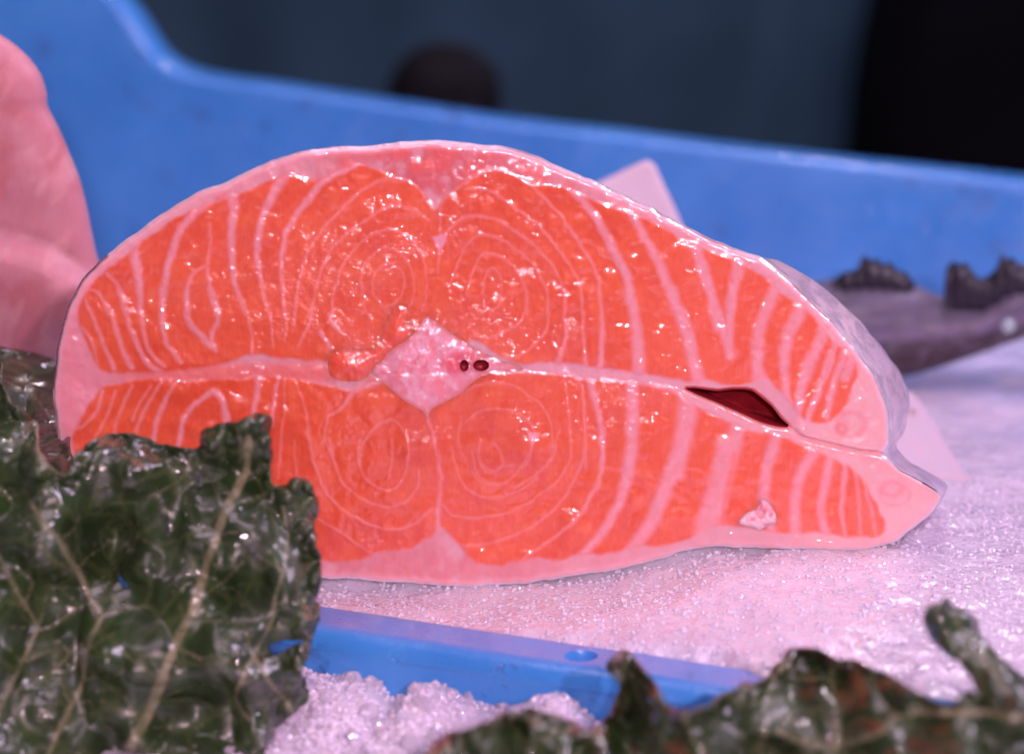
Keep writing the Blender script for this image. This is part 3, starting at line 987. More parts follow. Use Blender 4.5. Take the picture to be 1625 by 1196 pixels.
def flesh_fields(P):
    """colour and relief of the cut face at photograph positions P"""
    n1 = fbm(P[:, 0] / 9, P[:, 1] / 9, 0, 5, 3)
    wob = np.stack([fbm(P[:, 0] / 14, P[:, 1] / 14, 0, 61, 3), fbm(P[:, 0] / 14, P[:, 1] / 14, 0, 62, 3)], -1) * 3.0
    Q = P + wob
    sd = np.maximum(sdist(Q, resample(spline(MUS_U, 6, True), 6)), sdist(Q, resample(spline(MUS_L, 6, True), 6)))
    do = np.abs(sdist(P, OUT))
    mus = smooth(-4, 4, sd)
    big = fbm(P[:, 0] / 60, P[:, 1] / 60, 0, 7, 3)
    mid = fbm(P[:, 0] / 22, P[:, 1] / 22, 0, 8, 3)
    flesh = np.array([.84, .140, .058]) * np.ones((len(P), 1))
    flesh = lerp(flesh, np.array([.74, .090, .042]), smooth(-.15, .4, big) * .5)
    flesh = lerp(flesh, np.array([.90, .20, .075]), smooth(.0, .5, mid) * .45)
    right = smooth(950, 1150, P[:, 0])
    flesh = lerp(flesh, np.array([.88, .165, .090]), right * .7)
    fat = np.array([.80, .44, .50]) * np.ones((len(P), 1))
    topc = np.exp(-((P[:, 0] - 680) / 230) ** 2) * smooth(60, 25, np.abs(P[:, 1] - 272 - 0 * P[:, 0]))
    botc = smooth(1150, 650, P[:, 0]) * smooth(820, 870, P[:, 1])
    lft = smooth(260, 110, P[:, 0])
    fat = lerp(fat, np.array([.72, .16, .18]), np.clip(topc * .95 + botc * .55, 0, 1) * smooth(-.6, .25, mid + .2))
    fat = lerp(fat, np.array([.90, .36, .44]), lft * .8)
    septum = smooth(25, 5, np.abs(P[:, 1] - 592)) * smooth(620, 560, P[:, 0]) * smooth(150, 250, P[:, 0])
    fat = lerp(fat, np.array([.90, .20, .17]), septum * .75)
    rr = smooth(1240, 1320, P[:, 0])
    fat = lerp(fat, np.array([.86, .52, .54]), rr)
    red = smooth(26, 10, np.abs(do - 30)) * (P[:, 1] < 420) * smooth(.0, .35, mid)
    fat = lerp(fat, np.array([.88, .15, .12]), red * .5)
    fat = lerp(fat, np.array([.90, .50, .58]), smooth(16, 4, do) * .8)
    c = lerp(fat, 1, mus * 0)
    c = fat * (1 - mus[:, None]) + flesh * mus[:, None]
    relief = np.zeros(len(P))
    linecol = np.array([.86, .43, .50])
    tot = np.zeros(len(P)); wtot = np.zeros(len(P))
    for k, w0, w1, pts in LINES:
        pp = up_px(k, pts)
        L = len(pp)
        ww = np.linspace(w0, w1, L) / Z4
        ww = np.where(ww < 4, ww * 1.15 + .25, ww)
        S = spline([(x, y, a) for (x, y), a in zip(pp, ww)], 5)
        d, wd = dist_poly(Q * .75 + P * .25, S, True)
        e = 1.8 + wd * .27
        m = 1 - smooth(wd / 2 - e, wd / 2 + e, d)
        m *= np.clip(.50 + wd * .045, 0, .95)
        m *= .86 + .14 * n1
        wtot = np.where(m > tot, wd, wtot)
        tot = np.maximum(tot, m)
    lc = lerp(np.array([.88, .34, .33]), linecol, smooth(3, 9, wtot))
    c = c + (lc - c) * (tot * (.35 + .65 * mus))[:, None]
    relief += tot * .00016 * mus
    eye = sum(np.exp(-((P[:, 0] - ex) / 90) ** 2 - ((P[:, 1] - ey) / 75) ** 2) for ex, ey in ((590, 470), (780, 455), (610, 715), (785, 705)))
    c = c * (1 - (.10 * eye * (1 - tot))[:, None] * np.array([.4, 1, 1]))
    relief -= .00018 * (1 - mus)
    # small marks: rings of the flap ends, torn spots, the V at the middle of the back
    def ring(cx, cy, rx, ry, wd, col, amt):
        nonlocal c
        q = np.hypot((P[:, 0] - cx) / rx, (P[:, 1] - cy) / ry)
        m = smooth(wd, 0, np.abs(q - 1))
        c = lerp(c, np.array(col), m * amt)
    ring(1350, 673, 22, 18, .45, (.86, .26, .32), .40)
    ring(1335, 680, 7, 6, 1.3, (.84, .20, .24), .55)
    ring(1415, 775, 16, 11, .7, (.86, .22, .26), .45)
    ring(1420, 785, 24, 17, .3, (.86, .26, .32), .30)
    tri = resample(up_px('B', [(1135, 700), (1180, 690), (1240, 675), (1222, 740), (1186, 812), (1160, 750)]), 3)
    c = lerp(c, np.array([.88, .40, .50]), smooth(-2, 3, sdist(P, tri)) * .9)
    tri = resample(up_px('G', [(385, 895), (470, 905), (440, 950), (415, 985)]), 3)
    c = lerp(c, np.array([.90, .45, .52]), smooth(-2, 2, sdist(P, tri)) * .9)
    # streak inside the widest band, and the pale inner edge of the lower flap
    S = spline([(x, y, 5.) for x, y in up_px('H', [(262, 640), (235, 780), (205, 900), (195, 1080)])], 4)
    d, _ = dist_poly(P, S, True)
    c = lerp(c, np.array([.93, .20, .17]), smooth(8, 1, d) * .6)
    slit = spline([(1092, 624, 1), (1137, 640, 1), (1175, 657, 1), (1208, 672, 1), (1255, 680, 1), (1275, 693, 1), (1325, 706, 1), (1363, 715, 1), (1403, 722, 1), (1425, 744, 1), (1488, 783, 1)], 5)
    d, _ = dist_poly(P, slit, True)
    below = P[:, 1] > np.interp(P[:, 0], slit[:, 0], slit[:, 1])
    band = smooth(20, 9, d) * below
    c = lerp(c, np.array([.93, .48, .50]), band * .7)
    relief -= smooth(7, 0, np.abs(d)) * .0011 * smooth(1245, 1265, P[:, 0]) * smooth(1425, 1395, P[:, 0])
    relief += .0010 * smooth(60, 0, d) * (~below) * smooth(1240, 1280, P[:, 0]) * (d > 2)
    # skin seen edge-on as a pale line, dark along the back
    edge = smooth(4.5, 2.0, do)
    skin = np.where((P[:, 0] < 170)[:, None] & (P[:, 1] < 620)[:, None], np.array([.10, .09, .16]), np.array([.88, .74, .82]))
    c = lerp(c, np.array([1, 1, 1.]), edge * 0)
    c = c * (1 - edge[:, None] * .85) + skin * edge[:, None] * .85
    dcav = np.abs(sdist(P, CAV))
    c = lerp(c, np.array([.92, .40, .40]), smooth(9, 3, dcav) * .8)
    relief -= smooth(9, 0, do) ** 2 * np.where(P[:, 1] > 700, .0005, .0014)
    relief -= smooth(7, 0, dcav) ** 2 * .0010
    relief += .0006 * big + .00025 * mid + .00007 * n1
    x, y = P[:, 0], P[:, 1]
    wet = .40 + .75 * np.exp(-((x - 500) / 330) ** 2 - ((y - 460) / 150) ** 2) + .45 * np.exp(-((x - 860) / 190) ** 2 - ((y - 590) / 110) ** 2)
    return np.concatenate([c, np.clip(wet * (.8 + .5 * tot), 0, 1)[:, None]], 1), relief


salmon = empty('salmon_piece', (0.01, 0.05, 0.0))
tag(salmon, 'thick raw salmon piece with orange cut face and pale rings, standing on the ice', 'salmon')

h1 = resample([(763.6 + 12.6 * math.cos(a), 579.5 + 9.2 * math.sin(a)) for a in np.linspace(0, 2 * math.pi, 24, endpoint=False)], 1.6)
h2 = resample([(737 + 7.0 * math.cos(a), 580 + 9.2 * math.sin(a)) for a in np.linspace(0, 2 * math.pi, 24, endpoint=False)], 1.6)
VP, VF = cdt(OUT, [CAV, h1, h2], 2.6)
colr, rel = flesh_fields(VP)
W = at_y(VP[:, 0], VP[:, 1], np.zeros(len(VP)))
W[:, 1] -= rel
mesh('flesh', W, VF, M_flesh, salmon, colr)


def sections(loop_px, secs, flip=False):
    """sweep an outline back through the fish: (depth, dx, dz, scale)"""
    L = resample(loop_px, 6)
    base = at_y(L[:, 0], L[:, 1], np.zeros(len(L)))
    cen = np.array([0.0, 0, .052])
    V = []
    for (y, dx, dz, s) in secs:
        q = (base - cen) * s + cen
        q[:, 0] += dx; q[:, 2] += dz; q[:, 1] = y
        V.append(q)
    n = len(L); F = []
    for k in range(len(secs) - 1):
        for i in range(n):
            j = (i + 1) % n
            f = (k * n + i, k * n + j, (k + 1) * n + j, (k + 1) * n + i)
            F.append(f[::-1] if flip else f)
    return np.concatenate(V), F, n, L


secs = [(.0014, 0, 0, .9993), (.0022, .0001, 0, 1.0008), (.004, .0003, -.0008, 1.0025), (.009, .0010, -.0026, 1.003), (.016, .0026, -.0050, 1.001),
        (.026, .0046, -.0088, .996), (.040, .0068, -.0146, .982), (.058, .0080, -.0225, .955), (.08, .008, -.032, .91), (.105, .007, -.040, .80), (.12, .006, -.042, .6), (.122, .006, -.042, .02)]
SV, SF, sn, SL = sections(OUT, secs)
# keep the underside on the ice and never below the cut's own foot
SV[:, 2] = np.maximum(SV[:, 2], -.004 + .0005 * np.sin(SV[:, 0] * 90))
t = smooth(-.085, -.098, SV[:, 0])
xz = SV[:, 2]
# the right shoulder swells out behind the cut, so its silvery skin shows
sw = smooth(.045, .075, SV[:, 0]) * smooth(.001, .022, SV[:, 1]) * smooth(.12, .05, SV[:, 1])
up_ = smooth(.022, .040, SV[:, 2])
SV[:, 0] += sw * (.0060 * up_ + .0 * (1 - up_))
SV[:, 2] += sw * .0032 * up_
low_ = (1 - up_) * smooth(.080, .094, SV[:, 0]) * smooth(.010, .016, SV[:, 2]) * smooth(.001, .018, SV[:, 1])
SV[:, 0] += .0018 * low_
SV[:, 2] += .0030 * low_
dark = np.clip(smooth(-.070, -.098, SV[:, 0]) + .0 * xz, 0, 1)
sp = smooth(.15, .5, fbm(SV[:, 0] * 160, SV[:, 1] * 160, SV[:, 2] * 160, 14, 3)) * smooth(.02, -.06, SV[:, 0])
sc_ = np.array([.66, .52, .66]) * np.ones((len(SV), 1))
sc_ = lerp(sc_, np.array([.84, .66, .76]), smooth(.0, .4, fbm(SV[:, 0] * 60, SV[:, 1] * 60, SV[:, 2] * 60, 4, 3)))
sc_ = lerp(sc_, np.array([.92, .78, .86]), smooth(.006, .003, SV[:, 1]))
sc_ = lerp(sc_, np.array([.03, .035, .075]), np.clip(dark + sp * .8, 0, 1))
mesh('skin', SV, SF, M_skin, salmon, sc_)

CV, CF, _, _ = sections(CAV, [(.0002, 0, 0, 1), (.002, 0, 0, 1), (.005, .0004, -.0002, 1.0), (.009, .0008, -.0006, .98), (.013, .0012, -.001, .93), (.0135, .0012, -.001, .3)], True)
cav = mesh('belly_cavity', CV, CF, M_cav, salmon)
# close the far end of the cavity
e = at_y(np.array([1060., 1290, 1290, 1060]), np.array([590., 590, 710, 710]), np.full(4, .0132))
me = mesh('cavity_lining', e, [(0, 1, 2, 3)], M_cav, cav, smooth_=False)


def pad(name, outline, mat, parent, colfn, thick, Y=0.0, step=2.4, edge=10, holes=(), relief=None, back=True, Yfn=None, soft=False):
    """soft lump with its own rounded edge: front skin swelling out of the outline"""
    O = spline(outline, step, True) if len(outline) < 400 else outline
    V2, F2 = cdt(O, list(holes), step)
    d = np.maximum(sdist(V2, resample(O, step)), 0)
    prof = np.sqrt(np.clip(1 - (1 - np.clip(d / edge, 0, 1)) ** 2, 0, 1))
    if soft: prof = smooth(0, 1, d / edge)
    yy = Yfn(V2) if Yfn else Y
    q = thick * prof
    if relief is not None:
        q = q + relief(V2) * smooth(0, edge * (.9 if soft else .5), d)
    Wf = at_y(V2[:, 0], V2[:, 1], yy - q)
    col = colfn(V2, d)
    if not back:
        return mesh(name, Wf, F2, mat, parent, col), V2
    Wb = at_y(V2[:, 0], V2[:, 1], yy + thick * prof)
    # the back keeps the front's world outline: offset along y only
    Wb = Wf.copy(); Wb[:, 1] = (yy + 0 * V2[:, 0]) + thick * prof
    n = len(V2)
    V = np.concatenate([Wf, Wb]); F = np.concatenate([F2, F2[:, ::-1] + n])
    return mesh(name, V, F, mat, parent, np.concatenate([col, col])), V2


# backbone
BB = up_px('F', [(1108, 165), (1130, 180), (1185, 215), (1300, 300), (1400, 360), (1500, 415), (1600, 455), (1700, 480), (1700, 512), (1595, 518), (1500, 530), (1400, 580),
                 (1320, 655), (1200, 720), (1135, 758), (1108, 815), (1085, 770), (1020, 735), (950, 690), (870, 620), (800, 560), (765, 505), (830, 440), (880, 380), (1000, 300), (1060, 225)])
def bone_col(P, d):
    c = np.array([.86, .42, .52]) * np.ones((len(P), 1))
    n = fbm(P[:, 0] / 16, P[:, 1] / 16, 0, 91, 3)
    c = lerp(c, np.array([.88, .24, .28]), smooth(-.1, .45, n) * .6)
    c = lerp(c, np.array([.88, .60, .66]), smooth(.15, .45, fbm(P[:, 0] / 7, P[:, 1] / 7, 0, 97, 3)) * .6)
    q = np.hypot((P[:, 0] - 668), (P[:, 1] - 575))
    c = lerp(c, np.array([.75, .20, .28]), smooth(4, 1, np.abs(q - 9)) * .6)
    c = lerp(c, np.array([.78, .06, .12]), smooth(26, 8, np.hypot((P[:, 0] - 728) / 1.4, (P[:, 1] - 577))) * .75)
    c = lerp(c, np.array([.90, .22, .20]), smooth(9, 1, d) * .75)
    return c


bone, _ = pad('backbone', BB, M_flesh, salmon, bone_col, .0003, 0, 2.2, 30, (h1, h2), back=False, soft=True, Yfn=lambda P: -flesh_fields(P)[1] - .0001,
              relief=lambda P: .0004 * fbm(P[:, 0] / 12, P[:, 1] / 12, 0, 44, 4) - .0006 * smooth(9, 2, np.abs(np.hypot(P[:, 0] - 668, P[:, 1] - 575) - 7)) * 0)
M_blood = plain('blood vessel', (.40, .012, .03), .45, 300, .4)
for h, dd in ((h1, .0035), (h2, .0022)):
    n = len(h)
    Vt = []
    for k, (y, s) in enumerate(((-.0014, 1.0), (.0005, .97), (dd * .6, .92), (dd, .7), (dd * 1.02, .02))):
        c = h.mean(0)
        q = (h - c) * s + c
        Vt.append(at_y(q[:, 0], q[:, 1], np.full(n, -.0014 if k == 0 else y)))
    Ft = [(k * n + i, k * n + (i + 1) % n, (k + 1) * n + (i + 1) % n, (k + 1) * n + i) for k in range(4) for i in range(n)]
    Ft = [f[::-1] for f in Ft]
    mesh('blood_vessel', np.concatenate(Vt), Ft, M_blood, bone)
# the flesh behind the vessels must be open too: sink it
me = None

# loose orange tissue left of the backbone
LO = up_px('F', [(500, 395), (560, 375), (660, 378), (780, 365), (822, 310), (838, 230), (880, 150), (925, 92), (975, 98), (985, 150), (975, 205), (1025, 235), (1000, 295), (900, 370),
                 (845, 425), (770, 490), (735, 545), (670, 575), (600, 578), (520, 560), (485, 520), (480, 450)])


def loose_col(P, d):
    c = np.array([.86, .12, .06]) * np.ones((len(P), 1))
    c = lerp(c, np.array([.92, .17, .10]), smooth(6, 22, d) * .8)
    return lerp(c, np.array([.92, .19, .11]), smooth(-.2, .5, fbm(P[:, 0] / 20, P[:, 1] / 20, 0, 93, 3)) * .6)


pad('loose_flesh', LO, M_flesh, salmon, loose_col, .0007, 0, 2.4, 26, back=False, soft=True, Yfn=lambda P: -flesh_fields(P)[1] - .00005, relief=lambda P: .0006 * fbm(P[:, 0] / 18, P[:, 1] / 18, 0, 47, 3))
FS = up_px('H', [(430, 925), (470, 935), (520, 1010), (525, 1070), (480, 1090), (420, 1120), (370, 1105), (300, 1090), (285, 1060), (340, 1010), (395, 985)])
pad('fat_scrap', FS, M_soft, salmon, lambda P, d: lerp(np.array([.86, .62, .68]) * np.ones((len(P), 1)), np.array([.80, .34, .42]), smooth(0, .5, fbm(P[:, 0] / 8, P[:, 1] / 8, 0, 13, 2))),
    .0018, .0, 2.0, 12, back=False, relief=lambda P: .0009 * fbm(P[:, 0] / 7, P[:, 1] / 7, 0, 48, 3))


# ------------------------------------------------------------------ neighbours of the salmon piece
def fil_col(P, d):
    c = np.array([.57, .25, .31]) * np.ones((len(P), 1))
    n = fbm(P[:, 0] / 45, P[:, 1] / 60, 0, 23, 4)
    c = lerp(c, np.array([.52, .17, .20]), smooth(-.1, .4, n) * .7)
    c = lerp(c, np.array([.70, .40, .42]), smooth(20, -20, np.abs(P[:, 1] - np.interp(P[:, 0], [-80, 0, 70, 150], [360, 372, 392, 440]) - 25)) * .5)
    c = lerp(c, np.array([.72, .42, .44]), smooth(.05, .5, fbm(P[:, 0] / 30 + P[:, 1] / 80, P[:, 1] / 50, 0, 27, 3)) * .4)
    return c


def fil_relief(P):
    ln = np.interp(P[:, 0], [-120, 0, 70, 110, 160], [350, 368, 388, 410, 440])
    s = P[:, 1] - ln
    r = .0045 * smooth(-10, 50, s) * smooth(190, 60, s) - .0004 * smooth(20, 0, np.abs(s + 3))
    r += .0009 * fbm(P[:, 0] / 50 + P[:, 1] / 90, P[:, 1] / 70, 0, 25, 3)
    return r


FIL = [(-150, 0), (-60, 30), (0, 58), (38, 88), (62, 120), (72, 150), (74, 172), (92, 208), (110, 250), (124, 285), (136, 330), (145, 375), (154, 415), (166, 440),
       (170, 490), (140, 545), (95, 568), (50, 574), (0, 563), (-60, 545), (-150, 520)]
fil = empty('fish_fillet', at_y(10, 560, .07))
tag(fil, 'pale pink fish fillet with a fold, upright at the left edge behind the salmon piece', 'fish fillet')
pad('fillet_flesh', FIL, M_soft, fil, fil_col, .009, .062, 4, 90, relief=fil_relief)

# ------------------------------------------------------------------ whole grey fish at the back right
fish = empty('whole_fish', at_z(1600, 560, .005))
tag(fish, 'whole grey fish with dark spiny fins lying on the ice at the far right', 'fish')
M_fish = skin_material(); M_fish.name = 'grey fish skin'
pf = M_fish.node_tree.nodes['Principled BSDF']
pf.inputs['Coat Weight'].default_value = .05; pf.inputs['Metallic'].default_value = 0; pf.inputs['Roughness'].default_value = .55
for n_ in M_fish.node_tree.nodes:
    if n_.type == 'MIX': n_.inputs[7].default_value = (.13, .11, .16, 1)
    if n_.type == 'BUMP': n_.inputs['Strength'].default_value = .1
FB = [(1240, 470), (1290, 455), (1340, 446), (1400, 442), (1450, 452), (1500, 474), (1550, 470), (1590, 445), (1640, 420), (1720, 405), (1830, 415), (1900, 470), (1850, 510), (1760, 520), (1680, 520), (1625, 536), (1570, 556),
      (1500, 580), (1440, 596), (1380, 600), (1320, 592), (1260, 560), (1225, 510)]


def fish_col(P, d):
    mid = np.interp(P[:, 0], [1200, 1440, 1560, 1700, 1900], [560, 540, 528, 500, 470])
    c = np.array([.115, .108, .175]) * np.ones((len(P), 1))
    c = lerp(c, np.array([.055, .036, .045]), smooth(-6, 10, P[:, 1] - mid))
    c = lerp(c, np.array([.20, .16, .26]), smooth(16, 2, np.abs(P[:, 1] - mid + 10)) * .7)  # highlight painted in above the dark lower side
    c = lerp(c, np.array([.05, .04, .06]), smooth(.2, .6, fbm(P[:, 0] / 30, P[:, 1] / 16, 0, 31, 3)) * .5)
    return c


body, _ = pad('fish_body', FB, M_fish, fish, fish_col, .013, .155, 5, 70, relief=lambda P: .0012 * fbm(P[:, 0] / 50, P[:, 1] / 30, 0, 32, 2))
M_fin = plain('dark fin', (.018, .014, .030), .45, 120, .4)


def fin(pts, Y):
    O = np.array(pts, float)
    V2, F2 = cdt(resample(O, 4), [], 6)
    d = np.maximum(sdist(V2, resample(O, 4)), 0)
    rid = .0010 * np.sin(V2[:, 0] / 3.2)
    th = .0010 + .0035 * smooth(0, 20, d)
    A = at_y(V2[:, 0], V2[:, 1], Y - th + rid); B = A.copy(); B[:, 1] = Y + th + rid
    n = len(V2)
    mesh('fin', np.concatenate([A, B]), np.concatenate([F2, F2[:, ::-1] + n]), M_fin, fish)


fin([(1318, 468), (1322, 448), (1340, 434), (1362, 430), (1368, 412), (1376, 406), (1384, 418), (1394, 410), (1402, 424), (1414, 416), (1424, 430), (1440, 434), (1452, 450), (1450, 475), (1400, 470)], .150)
fin([(1500, 490), (1500, 450), (1504, 428), (1514, 414), (1524, 424), (1534, 416), (1546, 436), (1560, 446), (1578, 434), (1586, 420), (1592, 402), (1600, 416), (1608, 408), (1618, 424), (1634, 430), (1660, 426), (1665, 470), (1600, 475), (1560, 495)], .146)
sv, sf = ico(3)
ep = at_y(1600, 517, .131)
M_eye, nt, p = mat_new('fish eye')
p.inputs['Base Color'].default_value = (.30, .42, .44, 1); p.inputs['Roughness'].default_value = .12; p.inputs['Coat Weight'].default_value = 1
mesh('eye', sv * np.array([.0022, .0016, .0022]) + ep, sf, M_eye, fish)

# pale flap of fish lying behind the right end
scrap = empty('fish_scrap', at_y(1490, 770, .03))
tag(scrap, 'thin pale pink trimming with a brown spot, right of the salmon piece', 'fish trimming')


def scrap_col(P, d):
    c = np.array([.50, .43, .54]) * np.ones((len(P), 1))
    c = lerp(c, np.array([.56, .32, .33]), smooth(1490, 1570, P[:, 0]) * smooth(740, 775, P[:, 1]) * .6)
    c = lerp(c, np.array([.16, .07, .06]), smooth(10, 3, np.hypot(P[:, 0] - 1448, (P[:, 1] - 655))) * .8)
    return lerp(c, np.array([.54, .44, .54]), smooth(0, .5, fbm(P[:, 0] / 30, P[:, 1] / 20, 0, 36, 3)) * .6)


SCR = [(1380, 600), (1425, 612), (1450, 626), (1470, 652), (1490, 684), (1508, 714), (1530, 745), (1548, 762), (1540, 775), (1515, 780), (1480, 772), (1420, 780), (1380, 760)]
pad('trimming', SCR, M_soft, scrap, scrap_col, .0035, .030, 4, 30, Yfn=lambda P: .100 - (P[:, 1] - 600) * .00026)

# paper corner behind the salmon's shoulder
card = [(930, 300), (1022, 256), (1030, 254), (1038, 260), (1075, 340), (1100, 400), (960, 400)]
C_ = resample(card, 8)
M_card = plain('pale pink card', (.72, .60, .70), .6, 60, .08)
V2, F2 = cdt(C_, [], 12)
A = at_y(V2[:, 0], V2[:, 1], .15); B = A.copy(); B[:, 1] += .0012
n = len(V2); nb = len(resample(C_, 12))
wall = [(i, (i + 1) % nb, n + (i + 1) % nb, n + i) for i in range(nb)]
cardo = mesh('price_card', np.concatenate([A, B]), [tuple(f) for f in F2] + [tuple(f) for f in (F2[:, ::-1] + n)] + wall, M_card)
tag(cardo, 'pale pink card corner poking up behind the top right of the salmon piece', 'card')


# ------------------------------------------------------------------ leaves
def leaf(name, label, outline, Yfn, veins, tint, holes=(), step=3.4, crinkle=.0045, seed=1, edgecol=None, scale=1.0, group=None, ndrop=170):
    O = np.array(spline(outline, 4, True))
    nz = np.stack([fbm(O[:, 0] / 9, O[:, 1] / 9, 0, seed, 3), fbm(O[:, 0] / 9, O[:, 1] / 9, 5, seed, 3)], -1)
    O = O + nz * 2.2
    V2, F2 = cdt(O, [np.array(h, float) for h in holes], step)
    d = np.maximum(sdist(V2, resample(O, 5)), 0)
    vm = np.zeros(len(V2)); ridge = np.zeros(len(V2))
    vr = np.random.default_rng(seed)
    fine = []
    for w0, w1, pts in veins:
        if w0 < 6: continue
        S = spline(pts, 6)
        for k in range(5, len(S) - 3, 8):
            t = S[k] - S[k - 1]; t /= np.linalg.norm(t) + 1e-9
            for sg in (-1, 1):
                if vr.random() < .3: continue
                a0 = math.atan2(-t[1], -t[0]) + sg * vr.uniform(.6, 1.1)
                q = [S[k]]; ang = a0
                for m in range(int(vr.integers(3, 6))):
                    ang += vr.uniform(-.35, .35)
                    q.append(q[-1] + 16 * np.array([math.cos(ang), math.sin(ang)]))
                fine.append((4.2, 1.6, [tuple(x) for x in q]))
    for w0, w1, pts in list(veins) + fine:
        L = len(pts)
        S = spline([(x, y, a) for (x, y), a in zip(pts, np.linspace(w0, w1, L))], 6)
        dd, ww = dist_poly(V2, S, True)
        ww = ww * (.72 + .3 * fbm(V2[:, 0] / 16, V2[:, 1] / 16, 0, seed + 70, 2))
        vm = np.maximum(vm, (1 - smooth(ww * .3, ww * .62, dd)) * np.clip(.45 + ww * .05, 0, 1))
        ridge = np.maximum(ridge, np.clip(1 - dd / (ww * .7), 0, 1) ** .7 * ww * .00006)
        ridge = ridge - .0022 * np.exp(-(dd / 26) ** 2) * np.clip(ww / 12, .3, 1)
    Y = Yfn(V2)
    cr = crinkle * (fbm(V2[:, 0] / (95 * scale), V2[:, 1] / (95 * scale), 0, seed + 20, 2) * 2.0 + .5 * np.abs(fbm(V2[:, 0] / 80, V2[:, 1] / 80, 0, seed + 30, 1)))
    cr += crinkle * .9 * smooth(40, 0, d) * fbm(V2[:, 0] / 24, V2[:, 1] / 24, 0, seed + 40, 2)
    W = at_y(V2[:, 0], V2[:, 1], Y)
    W[:, 1] -= cr + ridge
    W[:, 2] += .25 * cr
    n1 = fbm(V2[:, 0] / 40, V2[:, 1] / 40, 0, seed + 5, 3)
    c = np.array(tint) * np.ones((len(V2), 1))
    c = lerp(c, np.array(tint) * 1.9, smooth(-.1, .5, n1))
    if edgecol is not None:
        n2 = fbm(V2[:, 0] / 55, V2[:, 1] / 30, 0, seed + 8, 3)
        c = lerp(c, np.array(edgecol), np.clip(smooth(26, 4, d) * smooth(-.25, .2, n2) + .05 * smooth(.2, .5, n2), 0, 1) * .75)
    c = lerp(c, np.array([.27, .25, .15]), vm)
    o = mesh(name, W, F2, M_leaf, None, c)
    md = o.modifiers.new('thickness', 'SOLIDIFY'); md.thickness = .0006; md.offset = 1
    tag(o, label, 'leaf', group)
    drops(W, V2, d, ndrop, seed + 60, o)
    return o


def L_(pts):
    return [(x / 2.902, 850 + y / 2.902) for x, y in pts]


def M_(pts):
    return [(x / 3.9875, 560 + y / 3.9875) for x, y in pts]


LEAF1 = [(-60, 560), (0, 608), (12, 622), (30, 645), (46, 668), (60, 692), (80, 724), (104, 746), (120, 745), (121, 733), (130, 716), (155, 694), (190, 687), (220, 691), (245, 703),
         (276, 708), (313, 711), (322, 698), (321, 686), (336, 678), (361, 672), (391, 668), (406, 659), (428, 660), (431, 690), (430, 755), (437, 770), (458, 768), (470, 759), (486, 760), (498, 775),
         (503, 800), (499, 840), (508, 875), (510, 913), (505, 936), (500, 950), (508, 967), (504, 988), (493, 1012), (490, 1033), (478, 1064), (483, 1115), (459, 1136), (434, 1160),
         (419, 1190), (410, 1235), (200, 1260), (-60, 1270)]
V1 = [(17, 22, [(398, 690), (392, 730), (375, 775), (352, 835)] + L_([(1000, 20), (960, 120), (920, 250), (880, 380), (820, 500), (760, 640), (700, 770), (640, 900), (560, 1050), (500, 1150)])),
      (7, 9, L_([(10, 90), (80, 200), (130, 320), (160, 450), (110, 570), (50, 700), (0, 830)])),
      (9, 14, [(62, 790), (85, 830)] + L_([(290, 0), (360, 130), (400, 260), (460, 370), (430, 500), (380, 680), (310, 800), (250, 960), (230, 1100)])),
      (6, 9, [(452, 800), (455, 860)] + L_([(1320, 0), (1310, 180), (1250, 380), (1190, 500), (1130, 640), (1090, 750), (1150, 850)])),
      (5, 5, L_([(160, 450), (260, 400), (340, 340)])), (5, 3, L_([(920, 290), (1040, 190), (1130, 100)])), (8, 10, L_([(1170, 550), (1240, 660), (1300, 760), (1345, 850)])),
      (4, 4, L_([(430, 480), (320, 540), (220, 640), (130, 700)])), (5, 4, L_([(460, 370), (560, 350), (700, 330)])), (4, 4, L_([(820, 500), (940, 550), (1060, 520)])), (4, 4, L_([(760, 640), (640, 560), (560, 500)])),
      (8, 7, M_([(-60, 60), (0, 160), (100, 290), (190, 420), (240, 540), (330, 670), (400, 740), (460, 745)])),
      (5, 5, M_([(240, 950), (300, 1050), (400, 1150)])), (3, 3, M_([(600, 1010), (700, 940), (860, 930)])), (3, 3, M_([(860, 930), (880, 1090)])), (4, 3, M_([(1200, 640), (1180, 740), (1050, 850), (930, 900)])),
      (4, 3, M_([(1540, 460), (1540, 700), (1490, 790)]))]
def y1(P):
    t = (P[:, 1] - 650) / 560
    y = -.040 - .036 * np.clip(t, -.2, 1.2)
    y += .012 * smooth(200, -50, P[:, 0]) * smooth(900, 600, P[:, 1])
    y += .010 * np.exp(-((P[:, 0] - 170) / 55) ** 2 - ((P[:, 1] - 880) / 80) ** 2)
    y += .006 * smooth(400, 510, P[:, 0])
    return y


leaf('chard_leaf', 'large dark green wet leaf with pale veins, left in front of the salmon', LEAF1, y1, V1, (.014, .030, .008),
     holes=([(424, 1021), (452, 1013), (482, 1013), (486, 1017), (462, 1025), (448, 1034), (430, 1040)], [(184, 905), (187, 903), (198, 920), (205, 935), (198, 935), (190, 922)]), seed=3, crinkle=.0062)
leaf('chard_leaf', 'dim brownish green leaf under the pink fillet, behind the large left leaf', [(-80, 545), (0, 552), (50, 562), (88, 575), (112, 600), (116, 700), (118, 790), (60, 800), (-80, 790)],
     lambda P: .045 - .0003 * (P[:, 1] - 560), [(4, 4, [(0, 600), (60, 640), (100, 700)])], (.020, .024, .010), seed=13, edgecol=(.07, .03, .02), ndrop=25)


def K_(pts):
    return [(1000 + x / 2.6, 900 + y / 2.6) for x, y in pts]


